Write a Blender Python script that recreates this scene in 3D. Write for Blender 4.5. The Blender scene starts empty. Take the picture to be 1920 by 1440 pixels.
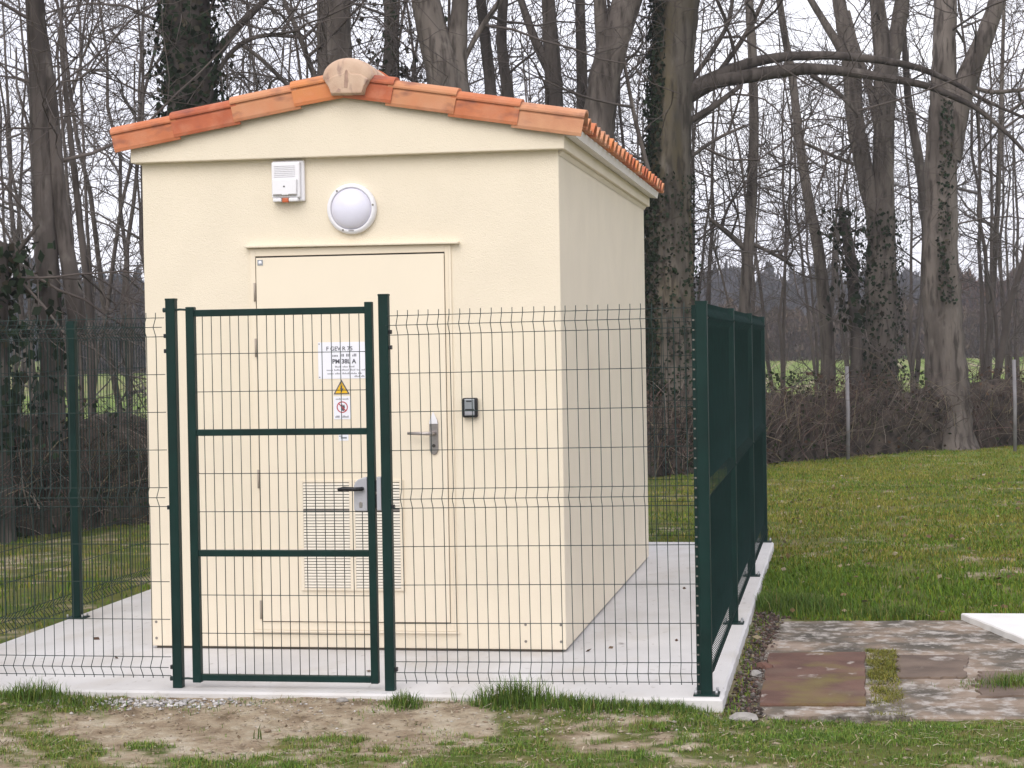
import bpy, bmesh, math, random
import numpy as np
from mathutils import Matrix, Vector

random.seed(7)
rng = np.random.default_rng(11)
C = bpy.context.scene
COL = C.collection
PI = math.pi

# ------------------------------------------------------------------ camera
CAM_LOC = np.array([0.6965, -9.8656, 1.8016])
YAW, PITCH, ROLL, FPX = -0.16810, 0.02093, 0.01670, 3644.83


def cam_axes():
    cy, sy = math.cos(YAW), math.sin(YAW)
    fwd = np.array([sy, cy, 0]); right = np.array([cy, -sy, 0]); down = np.array([0, 0, -1.0])
    cp, sp = math.cos(PITCH), math.sin(PITCH)
    f2 = fwd * cp + down * sp; d2 = down * cp - fwd * sp
    cr, sr = math.cos(ROLL), math.sin(ROLL)
    return right * cr + d2 * sr, d2 * cr - right * sr, f2


AX_R, AX_D, AX_F = cam_axes()
cam_data = bpy.data.cameras.new('camera')
cam = bpy.data.objects.new('camera', cam_data)
COL.objects.link(cam)
m = Matrix.Identity(4)
for i in range(3):
    m[i][0] = AX_R[i]; m[i][1] = -AX_D[i]; m[i][2] = -AX_F[i]; m[i][3] = CAM_LOC[i]
cam.matrix_world = m
cam_data.sensor_width = 36.0
cam_data.lens = 36.0 * FPX / 1920.0
cam_data.clip_start = 0.1
cam_data.clip_end = 3000.0
C.camera = cam

# ------------------------------------------------------------------ sky, sun, exposure
SUN_DIR = Vector((-0.14, -0.76, 0.64)).normalized()      # towards the sun, behind and left of the camera
SUN_EL = math.asin(SUN_DIR.z)
SUN_AZ = math.atan2(SUN_DIR.x, SUN_DIR.y)
world = bpy.data.worlds.new('World')
C.world = world
world.use_nodes = True
wn, wl = world.node_tree.nodes, world.node_tree.links
wn.clear()
w_out = wn.new('ShaderNodeOutputWorld')
w_bg = wn.new('ShaderNodeBackground')
w_sky = wn.new('ShaderNodeTexSky')
w_sky.sky_type = 'NISHITA'
w_sky.sun_disc = False
w_sky.sun_elevation = SUN_EL
w_sky.sun_rotation = SUN_AZ % (2 * PI)
w_sky.dust_density = 3.0
w_tc = wn.new('ShaderNodeTexCoord')
w_map = wn.new('ShaderNodeMapping')
w_map.inputs['Scale'].default_value = (2.2, 2.2, 6.0)
w_no = wn.new('ShaderNodeTexNoise')
w_no.inputs['Scale'].default_value = 1.6
w_no.inputs['Detail'].default_value = 5.0
w_no.inputs['Roughness'].default_value = 0.55
w_rmp = wn.new('ShaderNodeValToRGB')
w_rmp.color_ramp.elements[0].position = 0.30
w_rmp.color_ramp.elements[0].color = (6.3, 6.35, 7.3, 1)
w_rmp.color_ramp.elements[1].position = 0.72
w_rmp.color_ramp.elements[1].color = (9.0, 8.95, 9.4, 1)
w_mix = wn.new('ShaderNodeMixRGB')
w_mix.inputs['Fac'].default_value = 0.93                  # a closed cloud layer over the blue
wl.new(w_tc.outputs['Generated'], w_map.inputs['Vector'])
wl.new(w_map.outputs['Vector'], w_no.inputs['Vector'])
wl.new(w_no.outputs['Fac'], w_rmp.inputs['Fac'])
wl.new(w_sky.outputs['Color'], w_mix.inputs['Color1'])
wl.new(w_rmp.outputs['Color'], w_mix.inputs['Color2'])
wl.new(w_mix.outputs['Color'], w_bg.inputs['Color'])
w_bg.inputs['Strength'].default_value = 0.089
wl.new(w_bg.outputs['Background'], w_out.inputs['Surface'])

sun_data = bpy.data.lights.new('sun', 'SUN')
sun_data.energy = 1.05
sun_data.angle = math.radians(50)
sun_data.color = (1.0, 0.95, 0.88)
sun = bpy.data.objects.new('sun', sun_data)
COL.objects.link(sun)
sun.location = (-20, -20, 30)
sun.rotation_euler = SUN_DIR.to_track_quat('Z', 'Y').to_euler()

C.view_settings.view_transform = 'Standard'
C.view_settings.look = 'None'
C.view_settings.exposure = 0.94
C.view_settings.gamma = 1.0
C.view_settings.use_curve_mapping = False
try:
    C.cycles.max_bounces = 6
    C.cycles.transparent_max_bounces = 6
except Exception:
    pass


# ------------------------------------------------------------------ helpers
def at(px, py, depth):
    """world point seen at a photograph pixel at a given distance along the view"""
    return CAM_LOC + depth * (AX_F + AX_R * (px - 960) / FPX + AX_D * (py - 720) / FPX)


def tag(o, label=None, cat=None, group=None, kind=None):
    if label: o['label'] = label
    if cat: o['category'] = cat
    if group: o['group'] = group
    if kind: o['kind'] = kind
    return o


def link(name, me, mat=None, parent=None):
    o = bpy.data.objects.new(name, me)
    COL.objects.link(o)
    if mat is not None and len(me.materials) == 0:
        me.materials.append(mat)
    if parent is not None:
        o.parent = parent
        o.matrix_parent_inverse = Matrix.Identity(4)
    return o


def empty(name, loc, label, cat, group=None):
    o = bpy.data.objects.new(name, None)
    COL.objects.link(o)
    o.location = loc
    o.empty_display_size = 0.1
    tag(o, label, cat, group)
    return o


def np_mesh(name, V, F, smooth=False, colors=None):
    """V (n,3), F list/array of equal sized faces"""
    V = np.asarray(V, dtype=np.float32); F = np.asarray(F, dtype=np.int32)
    me = bpy.data.meshes.new(name)
    me.vertices.add(len(V)); me.vertices.foreach_set('co', V.ravel())
    k = F.shape[1]
    me.loops.add(F.size); me.loops.foreach_set('vertex_index', F.ravel())
    me.polygons.add(len(F))
    me.polygons.foreach_set('loop_start', np.arange(0, F.size, k, dtype=np.int32))
    if smooth:
        me.polygons.foreach_set('use_smooth', np.ones(len(F), dtype=bool))
    if colors is not None:
        at_ = me.color_attributes.new('tint', 'FLOAT_COLOR', 'POINT')
        col = np.ones((len(V), 4), dtype=np.float32); col[:, :colors.shape[1]] = colors
        at_.data.foreach_set('color', col.ravel())
    me.update(calc_edges=True)
    me.validate()
    return me


class MB:
    """collects simple shapes; build() links them as one mesh object"""
    def __init__(self):
        self.v = []; self.f = []; self.s = []

    def add(self, vs, fs, smooth=False):
        b = len(self.v)
        self.v += [tuple(map(float, p)) for p in vs]
        self.f += [tuple(i + b for i in f) for f in fs]
        self.s += [smooth] * len(fs)
        return self

    def box(self, x0, x1, y0, y1, z0, z1):
        vs = [(x0, y0, z0), (x1, y0, z0), (x1, y1, z0), (x0, y1, z0), (x0, y0, z1), (x1, y0, z1), (x1, y1, z1), (x0, y1, z1)]
        return self.add(vs, [(0, 3, 2, 1), (4, 5, 6, 7), (0, 1, 5, 4), (1, 2, 6, 5), (2, 3, 7, 6), (3, 0, 4, 7)])

    def prism(self, pts, y0, y1, smooth=False):
        """outline of (x,z) points, counter clockwise seen from -Y, extruded along Y"""
        n = len(pts)
        vs = [(x, y0, z) for x, z in pts] + [(x, y1, z) for x, z in pts]
        self.add(vs, [tuple(range(n)), tuple(range(2 * n - 1, n - 1, -1))])
        b = len(self.v) - 2 * n
        for i in range(n):
            j = (i + 1) % n
            self.f.append((b + i, b + n + i, b + n + j, b + j)); self.s.append(smooth)
        return self

    def tube(self, pts, r, n=6, caps=True, smooth=True):
        P = np.asarray(pts, float); k = len(P)
        rr = np.full(k, r) if np.isscalar(r) else np.asarray(r, float)
        T = np.gradient(P, axis=0); T /= np.linalg.norm(T, axis=1)[:, None] + 1e-12
        ref = np.array([0, 0, 1.0]) if abs(T[:, 2]).mean() < 0.8 else np.array([1.0, 0, 0])
        A = np.cross(T, ref); A /= np.linalg.norm(A, axis=1)[:, None] + 1e-12
        B = np.cross(T, A)
        vs, fs = [], []
        for i in range(k):
            for j in range(n):
                a = 2 * PI * j / n
                vs.append(P[i] + rr[i] * (math.cos(a) * A[i] + math.sin(a) * B[i]))
        for i in range(k - 1):
            for j in range(n):
                q = (j + 1) % n
                fs.append((i * n + j, i * n + q, (i + 1) * n + q, (i + 1) * n + j))
        self.add(vs, fs, smooth)
        if caps:
            b = len(self.v) - len(vs)
            self.f.append(tuple(b + j for j in range(n))[::-1]); self.s.append(False)
            self.f.append(tuple(b + (k - 1) * n + j for j in range(n))); self.s.append(False)
        return self

    def disc(self, c, r, depth, n=40, axis='y'):
        """short cylinder facing -Y, centre of its back at c"""
        cx, cy, cz = c
        return self.prism([(cx + r * math.cos(2 * PI * i / n), cz + r * math.sin(2 * PI * i / n)) for i in range(n)], cy - depth, cy)

    def lathe(self, c, prof, n=40):
        """profile of (radius, distance towards -Y)"""
        cx, cy, cz = c
        vs, fs = [], []
        for r, d in prof:
            for i in range(n):
                a = 2 * PI * i / n
                vs.append((cx + r * math.cos(a), cy - d, cz + r * math.sin(a)))
        for k in range(len(prof) - 1):
            for i in range(n):
                j = (i + 1) % n
                fs.append((k * n + i, k * n + j, (k + 1) * n + j, (k + 1) * n + i))
        return self.add(vs, fs, True)

    def mesh(self, name, bevel=0, seg=2):
        me = bpy.data.meshes.new(name)
        me.from_pydata(self.v, [], self.f)
        me.polygons.foreach_set('use_smooth', self.s)
        if bevel:
            bm = bmesh.new(); bm.from_mesh(me)
            es = [e for e in bm.edges if len(e.link_faces) == 2 and e.calc_face_angle(0) > 0.6]
            bmesh.ops.bevel(bm, geom=es, offset=bevel, segments=seg, affect='EDGES', profile=0.6)
            bm.to_mesh(me); bm.free()
        me.update()
        return me

    def build(self, name, mat, parent=None, bevel=0, seg=2):
        return link(name, self.mesh(name, bevel, seg), mat, parent)


# ------------------------------------------------------------------ materials
def material(name, base, rough=0.7, var=0.15, scale=6.0, var2=None, bump=0.0, bump_scale=60.0, spec=0.3, metal=0.0,
             coords='Object', stretch=(1, 1, 1), attr=None, detail=6.0):
    mt = bpy.data.materials.new(name); mt.use_nodes = True
    N, L = mt.node_tree.nodes, mt.node_tree.links
    b = N['Principled BSDF']
    b.inputs['Roughness'].default_value = rough
    b.inputs['Metallic'].default_value = metal
    b.inputs['Specular IOR Level'].default_value = spec
    tc = N.new('ShaderNodeTexCoord'); mp = N.new('ShaderNodeMapping')
    mp.inputs['Scale'].default_value = stretch
    L.new(tc.outputs[coords], mp.inputs['Vector'])
    n1 = N.new('ShaderNodeTexNoise'); n1.inputs['Scale'].default_value = scale; n1.inputs['Detail'].default_value = detail
    L.new(mp.outputs['Vector'], n1.inputs['Vector'])
    r = N.new('ShaderNodeValToRGB')
    lo = tuple(max(0, c * (1 - var)) for c in base); hi = tuple(min(1, c * (1 + var)) for c in base)
    if var2: hi = var2
    r.color_ramp.elements[0].color = (*lo, 1); r.color_ramp.elements[0].position = 0.33
    r.color_ramp.elements[1].color = (*hi, 1); r.color_ramp.elements[1].position = 0.68
    L.new(n1.outputs['Fac'], r.inputs['Fac'])
    out = r.outputs['Color']
    if attr:
        a = N.new('ShaderNodeVertexColor'); a.layer_name = attr
        mx = N.new('ShaderNodeMixRGB'); mx.blend_type = 'MULTIPLY'; mx.inputs['Fac'].default_value = 1
        L.new(out, mx.inputs['Color1']); L.new(a.outputs['Color'], mx.inputs['Color2'])
        out = mx.outputs['Color']
    L.new(out, b.inputs['Base Color'])
    if bump:
        n2 = N.new('ShaderNodeTexNoise'); n2.inputs['Scale'].default_value = bump_scale; n2.inputs['Detail'].default_value = 4
        L.new(mp.outputs['Vector'], n2.inputs['Vector'])
        bp = N.new('ShaderNodeBump'); bp.inputs['Strength'].default_value = bump; bp.inputs['Distance'].default_value = 0.02
        L.new(n2.outputs['Fac'], bp.inputs['Height']); L.new(bp.outputs['Normal'], b.inputs['Normal'])
    return mt


def add_stain(mt, color, scale, lo, hi, stretch=(1, 1, 1), amount=1.0, coords='Object'):
    """lay a second, stained colour over a material where a noise is high"""
    N, L = mt.node_tree.nodes, mt.node_tree.links
    b = N['Principled BSDF']
    src = b.inputs['Base Color'].links[0].from_socket
    tc = N.new('ShaderNodeTexCoord'); mp = N.new('ShaderNodeMapping'); mp.inputs['Scale'].default_value = stretch
    mp.inputs['Location'].default_value = (random.uniform(-9, 9), random.uniform(-9, 9), random.uniform(-9, 9))
    n = N.new('ShaderNodeTexNoise'); n.inputs['Scale'].default_value = scale; n.inputs['Detail'].default_value = 5
    r = N.new('ShaderNodeMapRange'); r.inputs['From Min'].default_value = lo; r.inputs['From Max'].default_value = hi
    r.inputs['To Max'].default_value = amount
    mx = N.new('ShaderNodeMixRGB'); mx.inputs['Color2'].default_value = (*color, 1)
    L.new(tc.outputs[coords], mp.inputs['Vector']); L.new(mp.outputs['Vector'], n.inputs['Vector'])
    L.new(n.outputs['Fac'], r.inputs['Value']); L.new(r.outputs['Result'], mx.inputs['Fac'])
    L.new(src, mx.inputs['Color1']); L.new(mx.outputs['Color'], b.inputs['Base Color'])
    return mt


M = {}
M['render'] = material('cream_render', (0.785, 0.70, 0.562), 0.88, 0.025, 3.0, bump=0.30, bump_scale=170, spec=0.15)
add_stain(M['render'], (0.76, 0.66, 0.52), 1.2, 0.5, 0.9, (1, 1, 0.4), 0.3)
M['door'] = material('cream_door_paint', (0.79, 0.70, 0.56), 0.5, 0.015, 4.0, spec=0.3)
M['fascia'] = material('pale_fascia', (0.74, 0.70, 0.65), 0.7, 0.05, 5.0, bump=0.1)
M['gap'] = material('dark_gap', (0.05, 0.045, 0.04), 0.9, 0.2, 8.0)
M['gap_shade'] = material('gap_shade', (0.09, 0.075, 0.06), 0.9, 0.2, 8.0)
M['grey_seal'] = material('grey_seal', (0.22, 0.20, 0.18), 0.8, 0.1, 8.0)
M['green'] = material('dark_green_powder_coat', (0.0024, 0.0215, 0.0175), 0.5, 0.22, 5.0, bump=0.05, bump_scale=300, spec=0.2)
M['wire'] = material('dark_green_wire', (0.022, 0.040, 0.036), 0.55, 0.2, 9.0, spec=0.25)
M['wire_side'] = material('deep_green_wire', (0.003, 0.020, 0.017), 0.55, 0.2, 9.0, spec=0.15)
M['galv'] = material('galvanised_steel', (0.42, 0.43, 0.44), 0.45, 0.15, 14.0, metal=0.6, spec=0.5)
M['lockbox'] = material('grey_lock_cast', (0.40, 0.40, 0.43), 0.45, 0.06, 20.0, metal=0.2)
M['black'] = material('black_plastic', (0.015, 0.015, 0.017), 0.45, 0.2, 20.0)
M['white_plastic'] = material('white_plastic', (0.78, 0.77, 0.80), 0.35, 0.02, 8.0, spec=0.5)
M['diffuser'] = material('opal_diffuser', (0.70, 0.69, 0.80), 0.22, 0.03, 5.0, spec=0.6)
M['orange_lens'] = material('orange_lens', (0.55, 0.13, 0.05), 0.3, 0.05, 8.0)
M['steel'] = material('brushed_steel', (0.36, 0.33, 0.32), 0.3, 0.1, 30.0, metal=0.85, spec=0.5, stretch=(1, 1, 8))
M['paper'] = material('white_paper', (0.80, 0.80, 0.86), 0.6, 0.02, 9.0)
M['ink'] = material('print_ink', (0.10, 0.10, 0.12), 0.7, 0.1, 30.0)
M['yellow'] = material('warning_yellow', (0.75, 0.45, 0.02), 0.5, 0.05, 20.0)
M['red'] = material('prohibition_red', (0.45, 0.05, 0.06), 0.5, 0.05, 20.0)
M['keygrey'] = material('keypad_grey', (0.28, 0.30, 0.32), 0.35, 0.05, 20.0, metal=0.3)
M['slab'] = material('pale_concrete', (0.60, 0.585, 0.575), 0.85, 0.06, 1.6, bump=0.12, bump_scale=90, spec=0.2)
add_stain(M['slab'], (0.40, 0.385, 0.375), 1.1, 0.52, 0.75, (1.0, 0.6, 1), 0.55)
add_stain(M['slab'], (0.30, 0.27, 0.24), 22, 0.64, 0.72, (1, 0.4, 1), 0.45)
add_stain(M['slab'], (0.47, 0.43, 0.38), 3.2, 0.50, 0.72, (1, 0.5, 1), 0.5)
M['white_concrete'] = material('white_concrete', (0.70, 0.69, 0.68), 0.8, 0.03, 2.0, bump=0.08)
add_stain(M['white_concrete'], (0.52, 0.49, 0.46), 3.0, 0.52, 0.75, (1, .6, 1), 0.5)

TILE = []
for nm, base, hi in (('orange_tile', (0.52, 0.165, 0.075), (0.60, 0.23, 0.115)), ('red_orange_tile', (0.42, 0.115, 0.06), (0.54, 0.165, 0.08)),
                     ('peach_tile', (0.60, 0.29, 0.155), (0.56, 0.22, 0.11)), ('apricot_tile', (0.66, 0.27, 0.105), (0.62, 0.21, 0.09)),
                     ('light_peach_tile', (0.56, 0.25, 0.14), (0.62, 0.33, 0.19))):
    t = material(nm, base, 0.75, 0.1, 5.0, var2=hi, bump=0.12, bump_scale=150, spec=0.2, coords='Object')
    add_stain(t, (0.16, 0.075, 0.07), 7.0, 0.56, 0.74, (0.7, 1, 1.6), 0.75)
    add_stain(t, (0.62, 0.34, 0.22), 5.0, 0.52, 0.72, (1, 1, 1), 0.5)
    TILE.append(t)
M['ridge_tile'] = material('sand_ridge_tile', (0.54, 0.36, 0.26), 0.8, 0.1, 7.0, var2=(0.64, 0.48, 0.36), bump=0.15, bump_scale=120, spec=0.2)
add_stain(M['ridge_tile'], (0.20, 0.12, 0.12), 10.0, 0.52, 0.70, (2.2, 1, 0.8), 0.8)


# ================================================================== GROUND
def vnoise(x, y, s, seed=0):
    """smooth value noise on numpy arrays"""
    x = np.asarray(x) * s; y = np.asarray(y) * s
    xi = np.floor(x).astype(int); yi = np.floor(y).astype(int); fx = x - xi; fy = y - yi
    fx = fx * fx * (3 - 2 * fx); fy = fy * fy * (3 - 2 * fy)

    def h(a, b):
        n = (a * 374761393 + b * 668265263 + seed * 974634) & 0x7fffffff
        n = ((n ^ (n >> 13)) * 1274126177) & 0x7fffffff
        return ((n ^ (n >> 16)) & 0xffff) / 65535.0
    return (h(xi, yi) * (1 - fx) + h(xi + 1, yi) * fx) * (1 - fy) + (h(xi, yi + 1) * (1 - fx) + h(xi + 1, yi + 1) * fx) * fy


def fbm(x, y, s, seed=0):
    return (vnoise(x, y, s, seed) + 0.5 * vnoise(x, y, s * 2.1, seed + 1) + 0.25 * vnoise(x, y, s * 4.3, seed + 2)) / 1.75


SX0, SX1, SY0, SY1 = -4.454, 0.083, -0.11, 7.5           # the concrete slab


def sstep(a, b, x):
    t = np.clip((np.asarray(x) - a) / (b - a), 0, 1)
    return t * t * (3 - 2 * t)


def ground_z(x, y):
    x = np.asarray(x, float); y = np.asarray(y, float)
    d = np.hypot(x, y + 9.8)
    z = -0.055 + 0.024 * sstep(-0.75, -0.2, y) * (1 - sstep(0.0, 0.5, y)) * (1 - sstep(-0.5, 0.15, x)) - 0.04 * sstep(-0.2, 0.6, x) * sstep(-0.9, 0.2, y) + 0.03 * (fbm(x, y, 1.1, 3) - 0.5) * sstep(-6, -0.4, y)
    z = z + 0.018 * (fbm(x, y, 4.0, 5) - 0.5) + 0.016 * (fbm(x, y, 13.0, 15) - 0.5)
    z = z + 0.045 * sstep(0.1, 0.5, x) * sstep(3.4, 4.6, y) * (1 - sstep(12, 18, y))
    z = z + 0.0065 * np.maximum(0, d - 45)
    inside = (x > SX0 + .06) & (x < SX1 - .06) & (y > SY0 + .05) & (y < SY1 - .06)
    return np.where(inside, -0.16, z)


def soil_mask(x, y):
    """1 where the ground is bare earth: the worn patch before the gate and the strip along the slab"""
    n = fbm(x, y, 2.3, 21); n2 = fbm(x, y, 7.0, 25)
    core = (1 - sstep(0.2, 1.75, np.hypot((x + 1.95) / 1.55, (y + 0.60) / 1.25)))
    front = sstep(-1.0, -0.2, y) * (1 - sstep(-1.7, -0.5, x)) * sstep(-3.75, -3.3, x)
    m_ = np.maximum(core, front * 0.9) * (y < 0.2)
    spot = (y < -0.3) * (1 - sstep(0.0, 0.45, np.hypot((x + 0.55) / 0.9, (y + 1.15) / 0.35))) * 0.75
    m_ = np.maximum(m_, spot)
    n3 = fbm(x, y, 17.0, 27)
    m_ = m_ * 0.95 + (n - 0.5) * 1.7 + (n2 - 0.5) * 1.5 + (n3 - 0.5) * 0.7
    edge = (x > 0.0) * (x < 0.33) * (y > -0.35) * (y < 3.4)
    m_ = np.where(edge, 0.45, m_)
    return np.clip(sstep(0.16, 0.78, m_), 0, 1)


gx = np.unique(np.concatenate([np.linspace(-700, -60, 12), np.linspace(-60, -9, 18), np.linspace(-9, -4.6, 40), np.linspace(-4.6, 2.6, 260),
                               np.linspace(2.6, 9, 40), np.linspace(9, 60, 18), np.linspace(60, 700, 12)]))
gy = np.unique(np.concatenate([np.linspace(-60, -4, 12), np.linspace(-4, -2.2, 8), np.linspace(-2.2, 0.4, 150), np.linspace(0.4, 8, 90),
                               np.linspace(8, 30, 90), np.linspace(30, 90, 25), np.linspace(90, 1200, 24)]))
GX, GY = np.meshgrid(gx, gy)
GZ = ground_z(GX, GY)
nx, ny = len(gx), len(gy)
idx = np.arange(nx * ny).reshape(ny, nx)
GF = np.stack([idx[:-1, :-1], idx[:-1, 1:], idx[1:, 1:], idx[1:, :-1]], -1).reshape(-1, 4)
sm = soil_mask(GX, GY).ravel()
far = sstep(24, 34, np.hypot(GX - 0.7, GY + 9.8)).ravel()
col = np.stack([sm, far, np.zeros_like(sm)], 1)
ground_me = np_mesh('ground', np.stack([GX.ravel(), GY.ravel(), GZ.ravel()], 1), GF, True, col)
gm = bpy.data.materials.new('meadow_ground'); gm.use_nodes = True
N, L = gm.node_tree.nodes, gm.node_tree.links
b = N['Principled BSDF']; b.inputs['Roughness'].default_value = 0.95; b.inputs['Specular IOR Level'].default_value = 0.1
tc = N.new('ShaderNodeTexCoord')


def nz(scale, detail=5):
    n = N.new('ShaderNodeTexNoise'); n.inputs['Scale'].default_value = scale; n.inputs['Detail'].default_value = detail
    L.new(tc.outputs['Object'], n.inputs['Vector']); return n.outputs['Fac']


def ramp(src, stops):
    r = N.new('ShaderNodeValToRGB')
    while len(r.color_ramp.elements) < len(stops): r.color_ramp.elements.new(0.5)
    for e, (p, c) in zip(r.color_ramp.elements, stops): e.position = p; e.color = (*c, 1)
    L.new(src, r.inputs['Fac']); return r.outputs['Color']


def mixc(f, a, c):
    mx = N.new('ShaderNodeMixRGB'); L.new(f, mx.inputs['Fac']); L.new(a, mx.inputs['Color1']); L.new(c, mx.inputs['Color2']); return mx.outputs['Color']


vc = N.new('ShaderNodeVertexColor'); vc.layer_name = 'tint'
sp = N.new('ShaderNodeSeparateColor'); L.new(vc.outputs['Color'], sp.inputs['Color'])
lawn = ramp(nz(2.0), [(0.3, (0.055, 0.085, 0.016)), (0.5, (0.095, 0.105, 0.026)), (0.72, (0.165, 0.135, 0.055))])
field = ramp(nz(0.035, 3), [(0.3, (0.12, 0.19, 0.035)), (0.55, (0.16, 0.21, 0.05)), (0.7, (0.22, 0.18, 0.09))])
soil = ramp(nz(7.0, 9), [(0.28, (0.16, 0.118, 0.078)), (0.42, (0.265, 0.205, 0.14)), (0.55, (0.335, 0.275, 0.195)), (0.75, (0.45, 0.395, 0.31))])
grassy = mixc(sp.outputs['Green'], lawn, field)
final = mixc(sp.outputs['Red'], grassy, soil)
L.new(final, b.inputs['Base Color'])
bp = N.new('ShaderNodeBump'); bp.inputs['Strength'].default_value = 0.6; bp.inputs['Distance'].default_value = 0.03
L.new(nz(45, 6), bp.inputs['Height']); L.new(bp.outputs['Normal'], b.inputs['Normal'])
tag(link('ground', ground_me, gm), kind='structure')

# ------------------------------------------------------------------ the concrete slab
n_edge = 120


def slab_mesh():
    pts = []
    jit = lambda a, t: a + 0.010 * (float(fbm(t, a, 2.2, 7)) - 0.5) + 0.010 * (float(fbm(t, a, 9.0, 9)) - 0.5)
    for i in range(n_edge): x = SX0 + (SX1 - SX0) * i / n_edge; pts.append((x, jit(SY0, x)))
    for i in range(n_edge): y = SY0 + (SY1 - SY0) * i / n_edge; pts.append((jit(SX1, y), y))
    for i in range(n_edge): x = SX1 - (SX1 - SX0) * i / n_edge; pts.append((x, jit(SY1, x)))
    for i in range(n_edge): y = SY1 - (SY1 - SY0) * i / n_edge; pts.append((jit(SX0, y), y))
    n = len(pts)
    inner = []
    for x, y in pts:
        inner.append((min(max(x, SX0 + .012), SX1 - .012), min(max(y, SY0 + .012), SY1 - .012)))
    mb = MB()
    vs = [(x, y, 0.0) for x, y in inner] + [(x, y, -0.012) for x, y in pts] + [(x, y, -0.25) for x, y in pts]
    fs = [tuple(range(n))]
    for k in range(2):
        for i in range(n):
            j = (i + 1) % n
            fs.append(((k + 1) * n + i, (k + 1) * n + j, k * n + j, k * n + i))
    mb.add(vs, fs)
    return mb


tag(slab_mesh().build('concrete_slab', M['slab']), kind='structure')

# ------------------------------------------------------------------ old paving right of the fence
paving = bpy.data.materials.new('weathered_paving'); paving.use_nodes = True
N, L = paving.node_tree.nodes, paving.node_tree.links
b = N['Principled BSDF']; b.inputs['Roughness'].default_value = 0.9; b.inputs['Specular IOR Level'].default_value = 0.15
tc = N.new('ShaderNodeTexCoord')
base_c = ramp(nz(2.6, 9), [(0.32, (0.075, 0.068, 0.056)), (0.47, (0.135, 0.115, 0.092)), (0.57, (0.235, 0.18, 0.135)), (0.70, (0.36, 0.29, 0.235))])
mp = N.new('ShaderNodeMapping'); mp.inputs['Scale'].default_value = (1.0, 0.8, 1); L.new(tc.outputs['Object'], mp.inputs['Vector'])
n2 = N.new('ShaderNodeTexNoise'); n2.inputs['Scale'].default_value = 11; n2.inputs['Detail'].default_value = 10; n2.inputs['Roughness'].default_value = 0.68; L.new(mp.outputs['Vector'], n2.inputs['Vector'])
pale = ramp(n2.outputs['Fac'], [(0.49, (0, 0, 0)), (0.62, (.85, .85, .85))])
pal = N.new('ShaderNodeRGB'); pal.outputs[0].default_value = (0.44, 0.405, 0.37, 1)
mx = N.new('ShaderNodeMixRGB'); L.new(pale, mx.inputs['Fac']); L.new(base_c, mx.inputs['Color1']); L.new(pal.outputs[0], mx.inputs['Color2'])
L.new(mx.outputs['Color'], b.inputs['Base Color'])
bp = N.new('ShaderNodeBump'); bp.inputs['Strength'].default_value = 0.7; bp.inputs['Distance'].default_value = 0.03
L.new(n2.outputs['Fac'], bp.inputs['Height']); L.new(bp.outputs['Normal'], b.inputs['Normal'])


def sheet(name, outline, z, mat, thick=0.12, wob=0.02, kind=None, sub=14, bevel=0.008):
    """irregular slab: outline in x,y with wobbling edges, a chipped top and real sides"""
    pts = []
    for i, (x, y) in enumerate(outline):
        x2, y2 = outline[(i + 1) % len(outline)]
        for k in range(sub):
            t = k / sub
            w = wob if k else 0
            pts.append((x + (x2 - x) * t + random.uniform(-w, w), y + (y2 - y) * t + random.uniform(-w, w)))
    n = len(pts)
    mb = MB()
    cx = sum(p[0] for p in pts) / n; cy = sum(p[1] for p in pts) / n
    ins = [(cx + (x - cx) * (1 - bevel), cy + (y - cy) * (1 - bevel)) for x, y in pts]
    vs = [(x, y, z) for x, y in ins] + [(x, y, z - bevel) for x, y in pts] + [(x, y, z - thick) for x, y in pts]
    fs = [tuple(range(n))]
    for k in range(2):
        for i in range(n):
            j = (i + 1) % n
            fs.append(((k + 1) * n + i, (k + 1) * n + j, k * n + j, k * n + i))
    mb.add(vs, fs)
    o = mb.build(name, mat)
    if kind: o['kind'] = kind
    return o


sheet('old_paving', [(0.30, -0.18), (1.2, -0.12), (3.2, 0.0), (3.2, 3.35), (1.42, 3.25), (0.28, 3.12), (0.23, 2.0), (0.2, 0.9)], -0.074, paving, 0.2, 0.025, 'structure', 16)
M['rust_slab'] = material('reddish_brown_concrete', (0.115, 0.058, 0.042), 0.85, 0.2, 4.0, var2=(0.155, 0.085, 0.062), bump=0.3, bump_scale=70)
add_stain(M['rust_slab'], (0.16, 0.13, 0.035), 3.0, 0.52, 0.68, (1, 1, 1), 0.75)
add_stain(M['rust_slab'], (0.40, 0.35, 0.31), 9.0, 0.63, 0.72, (1.0, 0.6, 1), 0.85)
add_stain(M['rust_slab'], (0.16, 0.125, 0.09), 3.0, 0.54, 0.72, (1, 1, 1), 0.5)
M['brown_slab'] = material('dull_brown_concrete', (0.115, 0.080, 0.060), 0.85, 0.2, 4.0, var2=(0.18, 0.132, 0.10), bump=0.3, bump_scale=70)
add_stain(M['brown_slab'], (0.45, 0.42, 0.38), 6.0, 0.62, 0.72, (1.0, 0.5, 1), 0.8)
o = sheet('concrete_cover', [(0.262, 0.10), (0.796, 0.13), (0.814, 1.80), (0.250, 1.72)], -0.058, M['rust_slab'], 0.05, 0.008)
tag(o, 'reddish brown concrete cover with moss on its right half, beside the fence', 'cover')
o = sheet('concrete_cover', [(0.98, 0.96), (1.34, 0.98), (1.40, 1.74), (0.99, 1.72)], -0.062, M['brown_slab'], 0.045, 0.02)
tag(o, 'dull brown concrete cover, smaller one right of the mossy strip', 'cover')
o = sheet('concrete_cover', [(1.36, 0.42), (2.3, 0.5), (2.3, 1.28), (1.42, 1.2)], -0.064, M['brown_slab'], 0.04, 0.03)
tag(o, 'pale worn concrete cover at the right edge, in front of the white pad', 'cover')
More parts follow.
